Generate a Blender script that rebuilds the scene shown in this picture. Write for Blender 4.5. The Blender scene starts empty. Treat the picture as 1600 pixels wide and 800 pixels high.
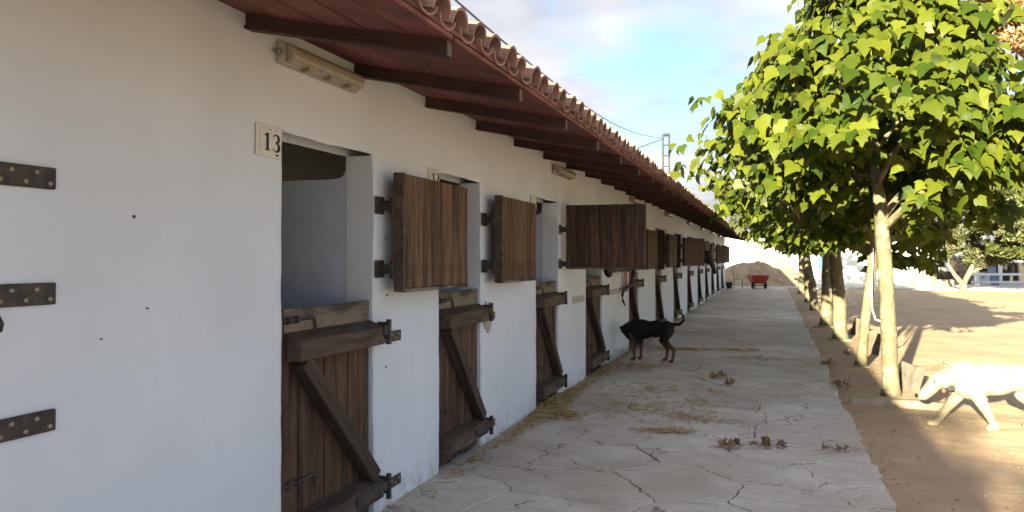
import bpy, bmesh, math, random
from mathutils import Vector, Matrix, Euler, noise
R = math.radians
random.seed(7)
scene = bpy.context.scene
COL = scene.collection

# ------------------------------------------------------------------ camera
YAW = math.atan(407 / 1200)
cd = bpy.data.cameras.new('camera'); cam = bpy.data.objects.new('camera', cd); COL.objects.link(cam)
cd.sensor_width = 36; cd.lens = 27; cd.clip_start = 0.05; cd.clip_end = 3000
cam.location = (2.35, 0, 1.6)
cam.rotation_euler = (R(90.14), 0, YAW)
scene.camera = cam

# ------------------------------------------------------------------ sky and sun
SUN_EL = R(11.7)
SUN_DIR = Vector((-0.2, -0.98, 0)).normalized() * math.cos(SUN_EL) + Vector((0, 0, math.sin(SUN_EL)))   # towards the sun
w = bpy.data.worlds.new('World'); scene.world = w; w.use_nodes = True
nt = w.node_tree; nt.nodes.clear()
def N(tree, t, **kw):
    n = tree.nodes.new(t)
    for k, v in kw.items(): setattr(n, k, v)
    return n
out = N(nt, 'ShaderNodeOutputWorld')
sky = N(nt, 'ShaderNodeTexSky', sky_type='NISHITA', sun_disc=False)
sky.sun_elevation = SUN_EL; sky.sun_rotation = math.atan2(SUN_DIR.x, SUN_DIR.y)
sky.air_density = 1.0; sky.dust_density = 0.4; sky.ozone_density = 2.5; sky.altitude = 100
bg1 = N(nt, 'ShaderNodeBackground'); bg1.inputs['Strength'].default_value = 0.05
nt.links.new(sky.outputs[0], bg1.inputs[0])
tc = N(nt, 'ShaderNodeTexCoord'); sep = N(nt, 'ShaderNodeSeparateXYZ'); nt.links.new(tc.outputs['Generated'], sep.inputs[0])
zz = N(nt, 'ShaderNodeMath', operation='ADD'); nt.links.new(sep.outputs[2], zz.inputs[0]); zz.inputs[1].default_value = 0.16
mx = N(nt, 'ShaderNodeMath', operation='MAXIMUM'); nt.links.new(zz.outputs[0], mx.inputs[0]); mx.inputs[1].default_value = 0.05
dx = N(nt, 'ShaderNodeMath', operation='DIVIDE'); nt.links.new(sep.outputs[0], dx.inputs[0]); nt.links.new(mx.outputs[0], dx.inputs[1])
dy = N(nt, 'ShaderNodeMath', operation='DIVIDE'); nt.links.new(sep.outputs[1], dy.inputs[0]); nt.links.new(mx.outputs[0], dy.inputs[1])
cb = N(nt, 'ShaderNodeCombineXYZ'); nt.links.new(dx.outputs[0], cb.inputs[0]); nt.links.new(dy.outputs[0], cb.inputs[1])
CLOUD_SHIFT = (5.7, 15.3, 5.0)
mp = N(nt, 'ShaderNodeMapping'); mp.inputs['Location'].default_value = CLOUD_SHIFT; nt.links.new(cb.outputs[0], mp.inputs[0])
nz = N(nt, 'ShaderNodeTexNoise'); nz.inputs['Scale'].default_value = 0.95; nz.inputs['Detail'].default_value = 7; nz.inputs['Roughness'].default_value = 0.52; nz.inputs['Distortion'].default_value = 0.25
nt.links.new(mp.outputs[0], nz.inputs[0])
rp = N(nt, 'ShaderNodeValToRGB'); rp.color_ramp.elements[0].position = 0.42; rp.color_ramp.elements[1].position = 0.56
nt.links.new(nz.outputs[0], rp.inputs[0])
nz2 = N(nt, 'ShaderNodeTexNoise'); nz2.inputs['Scale'].default_value = 1.5; nz2.inputs['Detail'].default_value = 5
nt.links.new(mp.outputs[0], nz2.inputs[0])
rp2 = N(nt, 'ShaderNodeValToRGB'); rp2.color_ramp.elements[0].position = 0.36; rp2.color_ramp.elements[0].color = (1.0, 0.99, 0.99, 1)
rp2.color_ramp.elements[1].position = 0.66; rp2.color_ramp.elements[1].color = (0.50, 0.49, 0.56, 1)
nt.links.new(nz2.outputs[0], rp2.inputs[0])
bg2 = N(nt, 'ShaderNodeBackground'); bg2.inputs['Strength'].default_value = 0.20; nt.links.new(rp2.outputs[0], bg2.inputs[0])
# low cloud bank: the clouds close up towards the horizon all round
hz = N(nt, 'ShaderNodeMapRange'); hz.inputs['From Min'].default_value = 0.21; hz.inputs['From Max'].default_value = 0.05
nt.links.new(sep.outputs[2], hz.inputs[0])
mk = N(nt, 'ShaderNodeMath', operation='MAXIMUM'); nt.links.new(rp.outputs[0], mk.inputs[0]); nt.links.new(hz.outputs[0], mk.inputs[1])
mks = N(nt, 'ShaderNodeMath', operation='MULTIPLY'); nt.links.new(mk.outputs[0], mks.inputs[0]); mks.inputs[1].default_value = 0.94
ms = N(nt, 'ShaderNodeMixShader'); nt.links.new(mks.outputs[0], ms.inputs[0]); nt.links.new(bg1.outputs[0], ms.inputs[1]); nt.links.new(bg2.outputs[0], ms.inputs[2])
nt.links.new(ms.outputs[0], out.inputs[0])
sl = bpy.data.lights.new('sun', 'SUN'); sl.energy = 5.0; sl.angle = R(0.53); sl.color = (1.0, 0.91, 0.62)
so = bpy.data.objects.new('sun', sl); COL.objects.link(so); so.location = (-5, -30, 20)
so.rotation_euler = SUN_DIR.to_track_quat('Z', 'Y').to_euler()
scene.view_settings.view_transform = 'Standard'; scene.view_settings.look = 'None'
scene.view_settings.exposure = 2.62; scene.view_settings.gamma = 1; scene.view_settings.use_curve_mapping = False
scene.cycles.max_bounces = 8; scene.cycles.diffuse_bounces = 5

# ------------------------------------------------------------------ helpers
def pix(px, py, dep):
    """photo direction at a measured depth -> world point (used to take measurements off the photograph)"""
    a = YAW; lat = (px - 800) / 1200 * dep
    return Vector((2.35 + lat * math.cos(a) - dep * math.sin(a), lat * math.sin(a) + dep * math.cos(a), 1.6 + (403 - py) / 1200 * dep))
def O(name, mesh, parent=None, loc=(0, 0, 0), rot=(0, 0, 0), scale=(1, 1, 1), label=None, cat=None, group=None, kind=None):
    o = bpy.data.objects.new(name, mesh); COL.objects.link(o)
    o.location = loc; o.rotation_euler = rot; o.scale = scale; o.parent = parent
    if label: o['label'] = label
    if cat: o['category'] = cat
    if group: o['group'] = group
    if kind: o['kind'] = kind
    return o
def M(bm, name, mat, smooth=False):
    me = bpy.data.meshes.new(name); bmesh.ops.recalc_face_normals(bm, faces=bm.faces); bm.to_mesh(me); bm.free()
    if mat: me.materials.append(mat)
    if smooth:
        for p in me.polygons: p.use_smooth = True
    return me
def box(bm, x0, x1, y0, y1, z0, z1):
    v = [bm.verts.new((x, y, z)) for x in (x0, x1) for y in (y0, y1) for z in (z0, z1)]
    for f in ((0, 1, 3, 2), (4, 6, 7, 5), (0, 4, 5, 1), (2, 3, 7, 6), (0, 2, 6, 4), (1, 5, 7, 3)):
        bm.faces.new([v[i] for i in f])
    return v
def bevel(bm, w=0.004, seg=1):
    bmesh.ops.bevel(bm, geom=list(bm.edges), offset=w, segments=seg, affect='EDGES', profile=0.6)
def boxm(name, mat, x0, x1, y0, y1, z0, z1, bv=0.004, wob=0):
    bm = bmesh.new(); box(bm, x0, x1, y0, y1, z0, z1)
    if bv: bevel(bm, bv)
    if wob:
        for v in bm.verts: v.co += Vector((random.uniform(-wob, wob), random.uniform(-wob, wob), random.uniform(-wob, wob)))
    return M(bm, name, mat)
def tube(bm, pts, rad, n=8, cap=True):
    pts = [Vector(p) for p in pts]
    if not hasattr(rad, '__len__'): rad = [rad] * len(pts)
    rings = []; up = Vector((0.13, 0.31, 0.94))
    for i, p in enumerate(pts):
        d = (pts[min(i + 1, len(pts) - 1)] - pts[max(i - 1, 0)]).normalized()
        a = d.cross(up)
        if a.length < 1e-3: a = d.cross(Vector((1, 0, 0)))
        a.normalize(); b = d.cross(a)
        rings.append([bm.verts.new(p + (a * math.cos(2 * math.pi * k / n) + b * math.sin(2 * math.pi * k / n)) * rad[i]) for k in range(n)])
    for i in range(len(rings) - 1):
        for k in range(n):
            bm.faces.new((rings[i][k], rings[i][(k + 1) % n], rings[i + 1][(k + 1) % n], rings[i + 1][k]))
    if cap:
        bm.faces.new(rings[0][::-1]); bm.faces.new(rings[-1])
def tubem(name, mat, pts, rad, n=8, smooth=True):
    bm = bmesh.new(); tube(bm, pts, rad, n); return M(bm, name, mat, smooth)
def ell(bm, c, r, rot=(0, 0, 0), sub=2):
    m = Matrix.Translation(c) @ Euler(rot).to_matrix().to_4x4() @ Matrix.Diagonal((r[0], r[1], r[2], 1))
    bmesh.ops.create_icosphere(bm, subdivisions=sub, radius=1, matrix=m)
def cap(bm, a, b, ra, rb, n=6):
    """chain of spheres between two joints: a tapered limb"""
    a = Vector(a); b = Vector(b); k = max(2, int((b - a).length / (min(ra, rb) * 0.45)))
    for i in range(k + 1):
        t = i / k; r = ra + (rb - ra) * t
        bmesh.ops.create_icosphere(bm, subdivisions=2, radius=r, matrix=Matrix.Translation(a.lerp(b, t)))
def body_mesh(name, bm, mats, vox=0.012, smooth=6):
    """one continuous skin over the joined volumes"""
    me = bpy.data.meshes.new(name + '_raw'); bm.to_mesh(me); bm.free()
    o = bpy.data.objects.new('tmp', me); COL.objects.link(o)
    r = o.modifiers.new('r', 'REMESH'); r.mode = 'VOXEL'; r.voxel_size = vox; r.use_smooth_shade = True
    s = o.modifiers.new('s', 'SMOOTH'); s.iterations = smooth; s.factor = 0.5
    dg = bpy.context.evaluated_depsgraph_get(); dg.update()
    res = bpy.data.meshes.new_from_object(o.evaluated_get(dg)); res.name = name
    bpy.data.objects.remove(o); bpy.data.meshes.remove(me)
    res.materials.clear()
    for m in mats: res.materials.append(m)
    for p in res.polygons: p.use_smooth = True
    return res

# ------------------------------------------------------------------ materials
def mat(name, base=(0.5, 0.5, 0.5), rough=0.8, var=None, scale=4, detail=6, stretch=(1, 1, 1), bump=0.0, bscale=None, rand=0.0, spec=0.3,
        coords='Object', ramp=(0.35, 0.68), island=False, metal=0.0):
    m = bpy.data.materials.new(name); m.use_nodes = True; t = m.node_tree; b = t.nodes['Principled BSDF']
    b.inputs['Roughness'].default_value = rough; b.inputs['Specular IOR Level'].default_value = spec; b.inputs['Metallic'].default_value = metal
    tcn = N(t, 'ShaderNodeTexCoord'); mpn = N(t, 'ShaderNodeMapping'); mpn.inputs['Scale'].default_value = stretch
    t.links.new(tcn.outputs[coords], mpn.inputs[0])
    oi = N(t, 'ShaderNodeObjectInfo')
    if rand:
        mu = N(t, 'ShaderNodeMath', operation='MULTIPLY'); mu.inputs[1].default_value = 37.0; t.links.new(oi.outputs['Random'], mu.inputs[0])
        ad = N(t, 'ShaderNodeVectorMath', operation='ADD'); t.links.new(mpn.outputs[0], ad.inputs[0]); t.links.new(mu.outputs[0], ad.inputs[1]); vec = ad.outputs[0]
    else: vec = mpn.outputs[0]
    n1 = N(t, 'ShaderNodeTexNoise'); n1.inputs['Scale'].default_value = scale; n1.inputs['Detail'].default_value = detail; n1.inputs['Roughness'].default_value = 0.62
    t.links.new(vec, n1.inputs[0])
    cr = N(t, 'ShaderNodeValToRGB'); cr.color_ramp.elements[0].position, cr.color_ramp.elements[1].position = ramp
    cr.color_ramp.elements[0].color = (*base, 1); cr.color_ramp.elements[1].color = (*(var or base), 1)
    t.links.new(n1.outputs[0], cr.inputs[0]); col = cr.outputs[0]
    if rand:
        hs = N(t, 'ShaderNodeHueSaturation'); mr = N(t, 'ShaderNodeMapRange'); mr.inputs['To Min'].default_value = 1 - rand; mr.inputs['To Max'].default_value = 1 + rand
        t.links.new(oi.outputs['Random'], mr.inputs[0]); t.links.new(mr.outputs[0], hs.inputs['Value']); t.links.new(col, hs.inputs['Color']); col = hs.outputs[0]
    t.links.new(col, b.inputs['Base Color'])
    if bump:
        n2 = N(t, 'ShaderNodeTexNoise'); n2.inputs['Scale'].default_value = bscale or scale * 3; n2.inputs['Detail'].default_value = 6; t.links.new(vec, n2.inputs[0])
        bp = N(t, 'ShaderNodeBump'); bp.inputs['Strength'].default_value = bump; bp.inputs['Distance'].default_value = 0.02
        t.links.new(n2.outputs[0], bp.inputs['Height']); t.links.new(bp.outputs[0], b.inputs['Normal'])
    m['col_out'] = ''
    return m
def overlay(m, color, scale, lo, hi, stretch=(1, 1, 1), strength=1.0, kind='noise', zmask=None, coords='Object', detail=6):
    """a second layer (stain, dirt, flakes) over the base colour"""
    t = m.node_tree; b = t.nodes['Principled BSDF']; src = b.inputs['Base Color'].links[0].from_socket
    tcn = N(t, 'ShaderNodeTexCoord'); mpn = N(t, 'ShaderNodeMapping'); mpn.inputs['Scale'].default_value = stretch; t.links.new(tcn.outputs[coords], mpn.inputs[0])
    mpn.inputs['Location'].default_value = (random.uniform(0, 9), random.uniform(0, 9), random.uniform(0, 9))
    n = N(t, 'ShaderNodeTexNoise'); n.inputs['Scale'].default_value = scale; n.inputs['Detail'].default_value = detail; n.inputs['Roughness'].default_value = 0.65; t.links.new(mpn.outputs[0], n.inputs[0])
    mr = N(t, 'ShaderNodeMapRange'); mr.inputs['From Min'].default_value = lo; mr.inputs['From Max'].default_value = hi; mr.inputs['To Max'].default_value = strength; t.links.new(n.outputs[0], mr.inputs[0])
    fac = mr.outputs[0]
    if zmask:
        ax, a0, a1 = zmask
        sp = N(t, 'ShaderNodeSeparateXYZ'); t.links.new(tcn.outputs[coords], sp.inputs[0])
        m2 = N(t, 'ShaderNodeMapRange'); m2.inputs['From Min'].default_value = a0; m2.inputs['From Max'].default_value = a1; t.links.new(sp.outputs[ax], m2.inputs[0])
        mm = N(t, 'ShaderNodeMath', operation='MULTIPLY'); t.links.new(fac, mm.inputs[0]); t.links.new(m2.outputs[0], mm.inputs[1]); fac = mm.outputs[0]
    mix = N(t, 'ShaderNodeMix', data_type='RGBA'); t.links.new(fac, mix.inputs[0]); t.links.new(src, mix.inputs[6]); mix.inputs[7].default_value = (*color, 1)
    t.links.new(mix.outputs[2], b.inputs['Base Color'])
    return m

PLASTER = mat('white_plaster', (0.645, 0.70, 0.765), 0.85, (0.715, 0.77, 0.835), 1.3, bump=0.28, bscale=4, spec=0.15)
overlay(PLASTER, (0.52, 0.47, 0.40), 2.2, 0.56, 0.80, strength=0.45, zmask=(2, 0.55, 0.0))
overlay(PLASTER, (0.40, 0.38, 0.36), 30, 0.70, 0.76, strength=0.35)
overlay(PLASTER, (0.52, 0.51, 0.50), 7, 0.60, 0.74, stretch=(1, 1.6, 0.7), strength=0.15)
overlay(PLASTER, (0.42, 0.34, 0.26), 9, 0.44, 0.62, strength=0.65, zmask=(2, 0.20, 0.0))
overlay(PLASTER, (0.60, 0.57, 0.53), 0.9, 0.50, 0.75, strength=0.25)
STALL = mat('stall_paint', (0.50, 0.57, 0.68), 0.8, (0.60, 0.66, 0.76), 2, bump=0.3, bscale=7)
WOOD_S = mat('shutter_wood', (0.055, 0.032, 0.02), 0.78, (0.21, 0.125, 0.072), 9, 8, (2.2, 2.2, 0.18), bump=0.5, bscale=26, rand=0.22, ramp=(0.36, 0.66))
overlay(WOOD_S, (0.035, 0.021, 0.014), 6, 0.56, 0.66, (3, 3, 0.25), 0.85)
overlay(WOOD_S, (0.24, 0.18, 0.125), 7, 0.60, 0.74, (4, 4, 0.3), 0.5)
overlay(WOOD_S, (0.05, 0.03, 0.02), 2.2, 0.50, 0.68, (1, 1, 0.8), 0.6)
WOOD_D = mat('door_wood', (0.038, 0.023, 0.016), 0.75, (0.155, 0.088, 0.048), 9, 8, (2.2, 2.2, 0.15), bump=0.5, bscale=26, rand=0.25, ramp=(0.38, 0.72))
overlay(WOOD_D, (0.17, 0.135, 0.10), 5, 0.54, 0.72, (3, 3, 0.3), 0.6)
overlay(WOOD_D, (0.025, 0.018, 0.014), 2.0, 0.50, 0.66, (1, 1, 0.7), 0.6)
BRACE = mat('brace_wood', (0.030, 0.021, 0.016), 0.75, (0.085, 0.056, 0.040), 9, 8, (2.2, 2.2, 0.2), bump=0.5, bscale=24, rand=0.15)
overlay(BRACE, (0.13, 0.105, 0.085), 5, 0.58, 0.74, (3, 3, 0.5), 0.5)
WOOD_B = mat('batten_wood', (0.05, 0.035, 0.028), 0.75, (0.11, 0.075, 0.055), 7, 8, (2.5, 0.25, 2.5), bump=0.4, bscale=22, rand=0.2)
overlay(WOOD_B, (0.20, 0.17, 0.14), 4, 0.55, 0.72, (2, 0.6, 2), 0.55)
WOOD_W = mat('weathered_top_board', (0.17, 0.14, 0.105), 0.85, (0.23, 0.195, 0.15), 6, 8, (2, 0.3, 2.5), bump=0.5, bscale=22, rand=0.12)
overlay(WOOD_W, (0.045, 0.038, 0.033), 2.6, 0.47, 0.58, (1, 0.7, 3.0), 0.85, detail=10)
IRON = mat('dark_iron', (0.02, 0.019, 0.02), 0.55, (0.07, 0.055, 0.045), 16, bump=0.3, bscale=50, rand=0.15, spec=0.4)
overlay(IRON, (0.13, 0.10, 0.08), 22, 0.60, 0.70, strength=0.6)
STEEL = mat('bolt_head_steel', (0.22, 0.19, 0.15), 0.45, (0.38, 0.33, 0.26), 40, metal=0.3)
SOFFIT = mat('painted_soffit', (0.165, 0.058, 0.043), 0.75, (0.24, 0.092, 0.070), 3.5, bump=0.25, bscale=12, rand=0.14)
overlay(SOFFIT, (0.075, 0.034, 0.027), 3, 0.5, 0.68, strength=0.6)
BEAM = mat('painted_beam', (0.05, 0.026, 0.022), 0.65, (0.085, 0.042, 0.036), 5, bump=0.2, bscale=20, rand=0.1)
TILE = mat('clay_tile', (0.27, 0.15, 0.115), 0.85, (0.37, 0.235, 0.185), 6, bump=0.35, bscale=18, rand=0.16)
overlay(TILE, (0.20, 0.14, 0.11), 9, 0.56, 0.70, strength=0.6)
CONC = mat('cracked_concrete', (0.50, 0.44, 0.385), 0.92, (0.66, 0.60, 0.54), 1.7, 9, bump=0.5, bscale=22, rand=0.045, coords='Object')
overlay(CONC, (0.42, 0.32, 0.25), 0.8, 0.44, 0.66, strength=0.7)
overlay(CONC, (0.30, 0.25, 0.21), 5.0, 0.55, 0.72, stretch=(0.5, 2.2, 1), strength=0.5)
overlay(CONC, (0.24, 0.20, 0.17), 13, 0.60, 0.70, strength=0.45)
overlay(CONC, (0.36, 0.27, 0.19), 3.0, 0.40, 0.65, strength=0.5, zmask=(0, 0.7, 0.05))
CONC_P = mat('pinkish_concrete', (0.43, 0.35, 0.30), 0.9, (0.53, 0.46, 0.41), 2.2, 9, bump=0.35, bscale=14, rand=0.08)
CRACK = mat('crack_dirt', (0.09, 0.075, 0.06), 0.95, (0.16, 0.13, 0.10), 9, bump=0.4)
YARD = mat('yard_concrete', (0.40, 0.39, 0.38), 0.9, (0.50, 0.49, 0.47), 0.8, bump=0.2)
SOIL = mat('soil', (0.49, 0.335, 0.21), 0.95, (0.62, 0.475, 0.31), 0.9, 10, bump=0.5, bscale=6, coords='Object')
overlay(SOIL, (0.36, 0.23, 0.145), 2.6, 0.52, 0.72, strength=0.5)
overlay(SOIL, (0.34, 0.215, 0.14), 1.3, 0.20, 0.48, strength=0.65, zmask=(0, 4.35, 3.75))
overlay(SOIL, (0.16, 0.10, 0.065), 24, 0.66, 0.72, strength=0.6)
overlay(SOIL, (0.40, 0.27, 0.17), 4.5, 0.50, 0.66, stretch=(0.35, 2.2, 1), strength=0.5)

def hairlines(m, color, scale, width, strength, seed, dist=0.35):
    """fine branching crack lines in the surface (flat detail on top of the built cracks)"""
    t = m.node_tree; b = t.nodes['Principled BSDF']; src = b.inputs['Base Color'].links[0].from_socket
    tcn = N(t, 'ShaderNodeTexCoord'); n = N(t, 'ShaderNodeTexNoise'); n.inputs['Scale'].default_value = 5; n.inputs['Detail'].default_value = 8; t.links.new(tcn.outputs['Object'], n.inputs[0])
    sc = N(t, 'ShaderNodeVectorMath', operation='SCALE'); sc.inputs['Scale'].default_value = dist; t.links.new(n.outputs['Color'], sc.inputs[0])
    ad = N(t, 'ShaderNodeVectorMath', operation='ADD'); t.links.new(tcn.outputs['Object'], ad.inputs[0]); t.links.new(sc.outputs[0], ad.inputs[1])
    of = N(t, 'ShaderNodeVectorMath', operation='ADD'); t.links.new(ad.outputs[0], of.inputs[0]); of.inputs[1].default_value = (seed, seed * 2.3, 0)
    v = N(t, 'ShaderNodeTexVoronoi', feature='DISTANCE_TO_EDGE'); v.inputs['Scale'].default_value = scale; t.links.new(of.outputs[0], v.inputs['Vector'])
    mr = N(t, 'ShaderNodeMapRange'); mr.inputs['From Min'].default_value = width; mr.inputs['From Max'].default_value = width * 0.35; t.links.new(v.outputs['Distance'], mr.inputs[0])
    n2 = N(t, 'ShaderNodeTexNoise'); n2.inputs['Scale'].default_value = 1.4; t.links.new(of.outputs[0], n2.inputs[0])
    m2 = N(t, 'ShaderNodeMapRange'); m2.inputs['From Min'].default_value = 0.46; m2.inputs['From Max'].default_value = 0.56; m2.inputs['To Max'].default_value = strength; t.links.new(n2.outputs[0], m2.inputs[0])
    mu = N(t, 'ShaderNodeMath', operation='MULTIPLY'); t.links.new(mr.outputs[0], mu.inputs[0]); t.links.new(m2.outputs[0], mu.inputs[1])
    mix = N(t, 'ShaderNodeMix', data_type='RGBA'); t.links.new(mu.outputs[0], mix.inputs[0]); t.links.new(src, mix.inputs[6]); mix.inputs[7].default_value = (*color, 1)
    t.links.new(mix.outputs[2], b.inputs['Base Color'])
hairlines(CONC, (0.10, 0.08, 0.065), 1.25, 0.011, 0.8, 3.1); hairlines(CONC, (0.12, 0.095, 0.075), 3.0, 0.010, 0.28, 7.7)
hairlines(CONC_P, (0.10, 0.08, 0.065), 2.2, 0.016, 0.8, 5.3)
BARK = mat('pale_bark', (0.10, 0.085, 0.05), 0.85, (0.215, 0.185, 0.115), 6, 10, (1, 1, 0.8), bump=0.8, bscale=16, rand=0.05)
overlay(BARK, (0.06, 0.047, 0.03), 9, 0.56, 0.66, (1, 1, 6), 0.8)
overlay(BARK, (0.25, 0.225, 0.16), 5, 0.55, 0.62, (1, 1, 1), 0.6)
BARK_D = mat('grey_brown_bark', (0.17, 0.125, 0.085), 0.9, (0.29, 0.23, 0.165), 6, 8, (1, 1, 0.4), bump=0.6, bscale=14)
def leaf_mat(name, a, b, trans, island=True, rough=0.5):
    m = bpy.data.materials.new(name); m.use_nodes = True; t = m.node_tree; p = t.nodes['Principled BSDF']; o_ = t.nodes['Material Output']
    g = N(t, 'ShaderNodeNewGeometry'); oi = N(t, 'ShaderNodeObjectInfo')
    ad = N(t, 'ShaderNodeMath', operation='ADD'); t.links.new(g.outputs['Random Per Island'], ad.inputs[0]); t.links.new(oi.outputs['Random'], ad.inputs[1])
    fr = N(t, 'ShaderNodeMath', operation='FRACT'); t.links.new(ad.outputs[0], fr.inputs[0])
    cr = N(t, 'ShaderNodeValToRGB'); cr.color_ramp.elements[0].color = (*a, 1); cr.color_ramp.elements[1].color = (*b, 1); t.links.new(fr.outputs[0], cr.inputs[0])
    tcn = N(t, 'ShaderNodeTexCoord'); n = N(t, 'ShaderNodeTexNoise'); n.inputs['Scale'].default_value = 14; t.links.new(tcn.outputs['Object'], n.inputs[0])
    hs = N(t, 'ShaderNodeHueSaturation'); mr = N(t, 'ShaderNodeMapRange'); mr.inputs['To Min'].default_value = 0.75; mr.inputs['To Max'].default_value = 1.25
    t.links.new(n.outputs[0], mr.inputs[0]); t.links.new(mr.outputs[0], hs.inputs['Value']); t.links.new(cr.outputs[0], hs.inputs['Color'])
    t.links.new(hs.outputs[0], p.inputs['Base Color']); p.inputs['Roughness'].default_value = rough; p.inputs['Specular IOR Level'].default_value = 0.12
    bk = N(t, 'ShaderNodeMix', data_type='RGBA'); t.links.new(g.outputs['Backfacing'], bk.inputs[0]); t.links.new(hs.outputs[0], bk.inputs[6])
    hb = N(t, 'ShaderNodeHueSaturation'); hb.inputs['Saturation'].default_value = 0.62; hb.inputs['Value'].default_value = 1.7; t.links.new(hs.outputs[0], hb.inputs['Color']); t.links.new(hb.outputs[0], bk.inputs[7]); t.links.new(bk.outputs[2], p.inputs['Base Color'])
    tr = N(t, 'ShaderNodeBsdfTranslucent'); hs2 = N(t, 'ShaderNodeHueSaturation'); hs2.inputs['Value'].default_value = 1.5; hs2.inputs['Saturation'].default_value = 1.1
    t.links.new(hs.outputs[0], hs2.inputs['Color']); t.links.new(hs2.outputs[0], tr.inputs[0])
    mi = N(t, 'ShaderNodeMixShader'); mi.inputs[0].default_value = trans; t.links.new(p.outputs[0], mi.inputs[1]); t.links.new(tr.outputs[0], mi.inputs[2]); t.links.new(mi.outputs[0], o_.inputs[0])
    return m
LEAF = leaf_mat('broad_leaf', (0.024, 0.045, 0.005), (0.105, 0.120, 0.012), 0.26)
OLIVE = leaf_mat('olive_leaf', (0.042, 0.050, 0.018), (0.095, 0.098, 0.036), 0.10)
PINE = leaf_mat('feathery_leaf', (0.032, 0.045, 0.008), (0.085, 0.094, 0.018), 0.12)
BROWNLEAF = leaf_mat('autumn_leaf', (0.20, 0.10, 0.035), (0.36, 0.20, 0.08), 0.2)
DRYLEAF = leaf_mat('dry_leaf', (0.14, 0.085, 0.04), (0.30, 0.20, 0.10), 0.1)
STRAW = leaf_mat('straw', (0.26, 0.18, 0.08), (0.48, 0.36, 0.19), 0.05, rough=0.7)
GRASS = leaf_mat('weed_leaf', (0.06, 0.10, 0.02), (0.16, 0.19, 0.06), 0.2)

# ------------------------------------------------------------------ ground
def axis(segs):
    v = []
    for a, b, s in segs:
        n = max(1, round((b - a) / s))
        v += [a + (b - a) * i / n for i in range(n)]
    return v + [segs[-1][1]]
def soil_h(x, y):
    p = Vector((x, y, 0))
    h = -0.045 + 0.022 * noise.noise(p * 0.7) + 0.012 * noise.noise(p * 2.3 + Vector((3, 1, 0))) + 0.006 * noise.noise(Vector((x * 3, y * 9, 5)))
    if x > 3.0 and y > 2 and y < 60:                      # soft ridges and tread marks near the path
        h += 0.008 * noise.noise(Vector((x * 1.2, y * 7.0, 2.0)))
    return h
xs = axis([(-900, -60, 120), (-60, 2.6, 12), (2.6, 8, 0.09), (8, 30, 0.5), (30, 90, 6), (90, 900, 120)])
ys = axis([(-900, -60, 120), (-60, 3, 6), (3, 13, 0.09), (13, 40, 0.4), (40, 90, 2), (90, 1500, 120)])
vs = [(x, y, soil_h(x, y) if (2 < x < 40 and 2 < y < 70) else -0.05) for y in ys for x in xs]
nx = len(xs); fs = [(j * nx + i, j * nx + i + 1, (j + 1) * nx + i + 1, (j + 1) * nx + i) for j in range(len(ys) - 1) for i in range(nx - 1)]
me = bpy.data.meshes.new('ground'); me.from_pydata(vs, [], fs); me.materials.append(SOIL)
for p in me.polygons: p.use_smooth = True
O('ground', me, kind='structure')

# ------------------------------------------------------------------ concrete path made of cracked pieces
PX = 3.09
path = O('path', boxm('path', CRACK, -0.25, PX - 0.03, -12, 44, -0.15, -0.022, 0), kind='structure')
def wig(p):
    q = Vector((p[0], p[1], 0))
    a = noise.noise_vector(q * 2.1 + Vector((5, 2, 1))); b = noise.noise_vector(q * 8.5 + Vector((1, 7, 3))); c = noise.noise_vector(q * 28)
    return (p[0] + 0.05 * a.x + 0.034 * b.x + 0.014 * c.x, p[1] + 0.05 * a.y + 0.034 * b.y + 0.014 * c.y)
def clip(poly, nrm, d):
    res = []
    for i in range(len(poly)):
        a, b = poly[i], poly[(i + 1) % len(poly)]
        da = a[0] * nrm[0] + a[1] * nrm[1] - d; db = b[0] * nrm[0] + b[1] * nrm[1] - d
        if da <= 0: res.append(a)
        if da * db < 0:
            t = da / (da - db); res.append((a[0] + (b[0] - a[0]) * t, a[1] + (b[1] - a[1]) * t))
    return res
def voronoi(seeds, x0, x1, y0, y1):
    cells = []
    for i, s in enumerate(seeds):
        poly = [(x0, y0), (x1, y0), (x1, y1), (x0, y1)]
        for j, q in enumerate(seeds):
            if i == j: continue
            nn = (q[0] - s[0], q[1] - s[1]); d = (q[0] ** 2 + q[1] ** 2 - s[0] ** 2 - s[1] ** 2) / 2
            poly = clip(poly, nn, d)
            if not poly: break
        if len(poly) > 2: cells.append(poly)
    return cells
rnd = random.Random(31)
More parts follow.
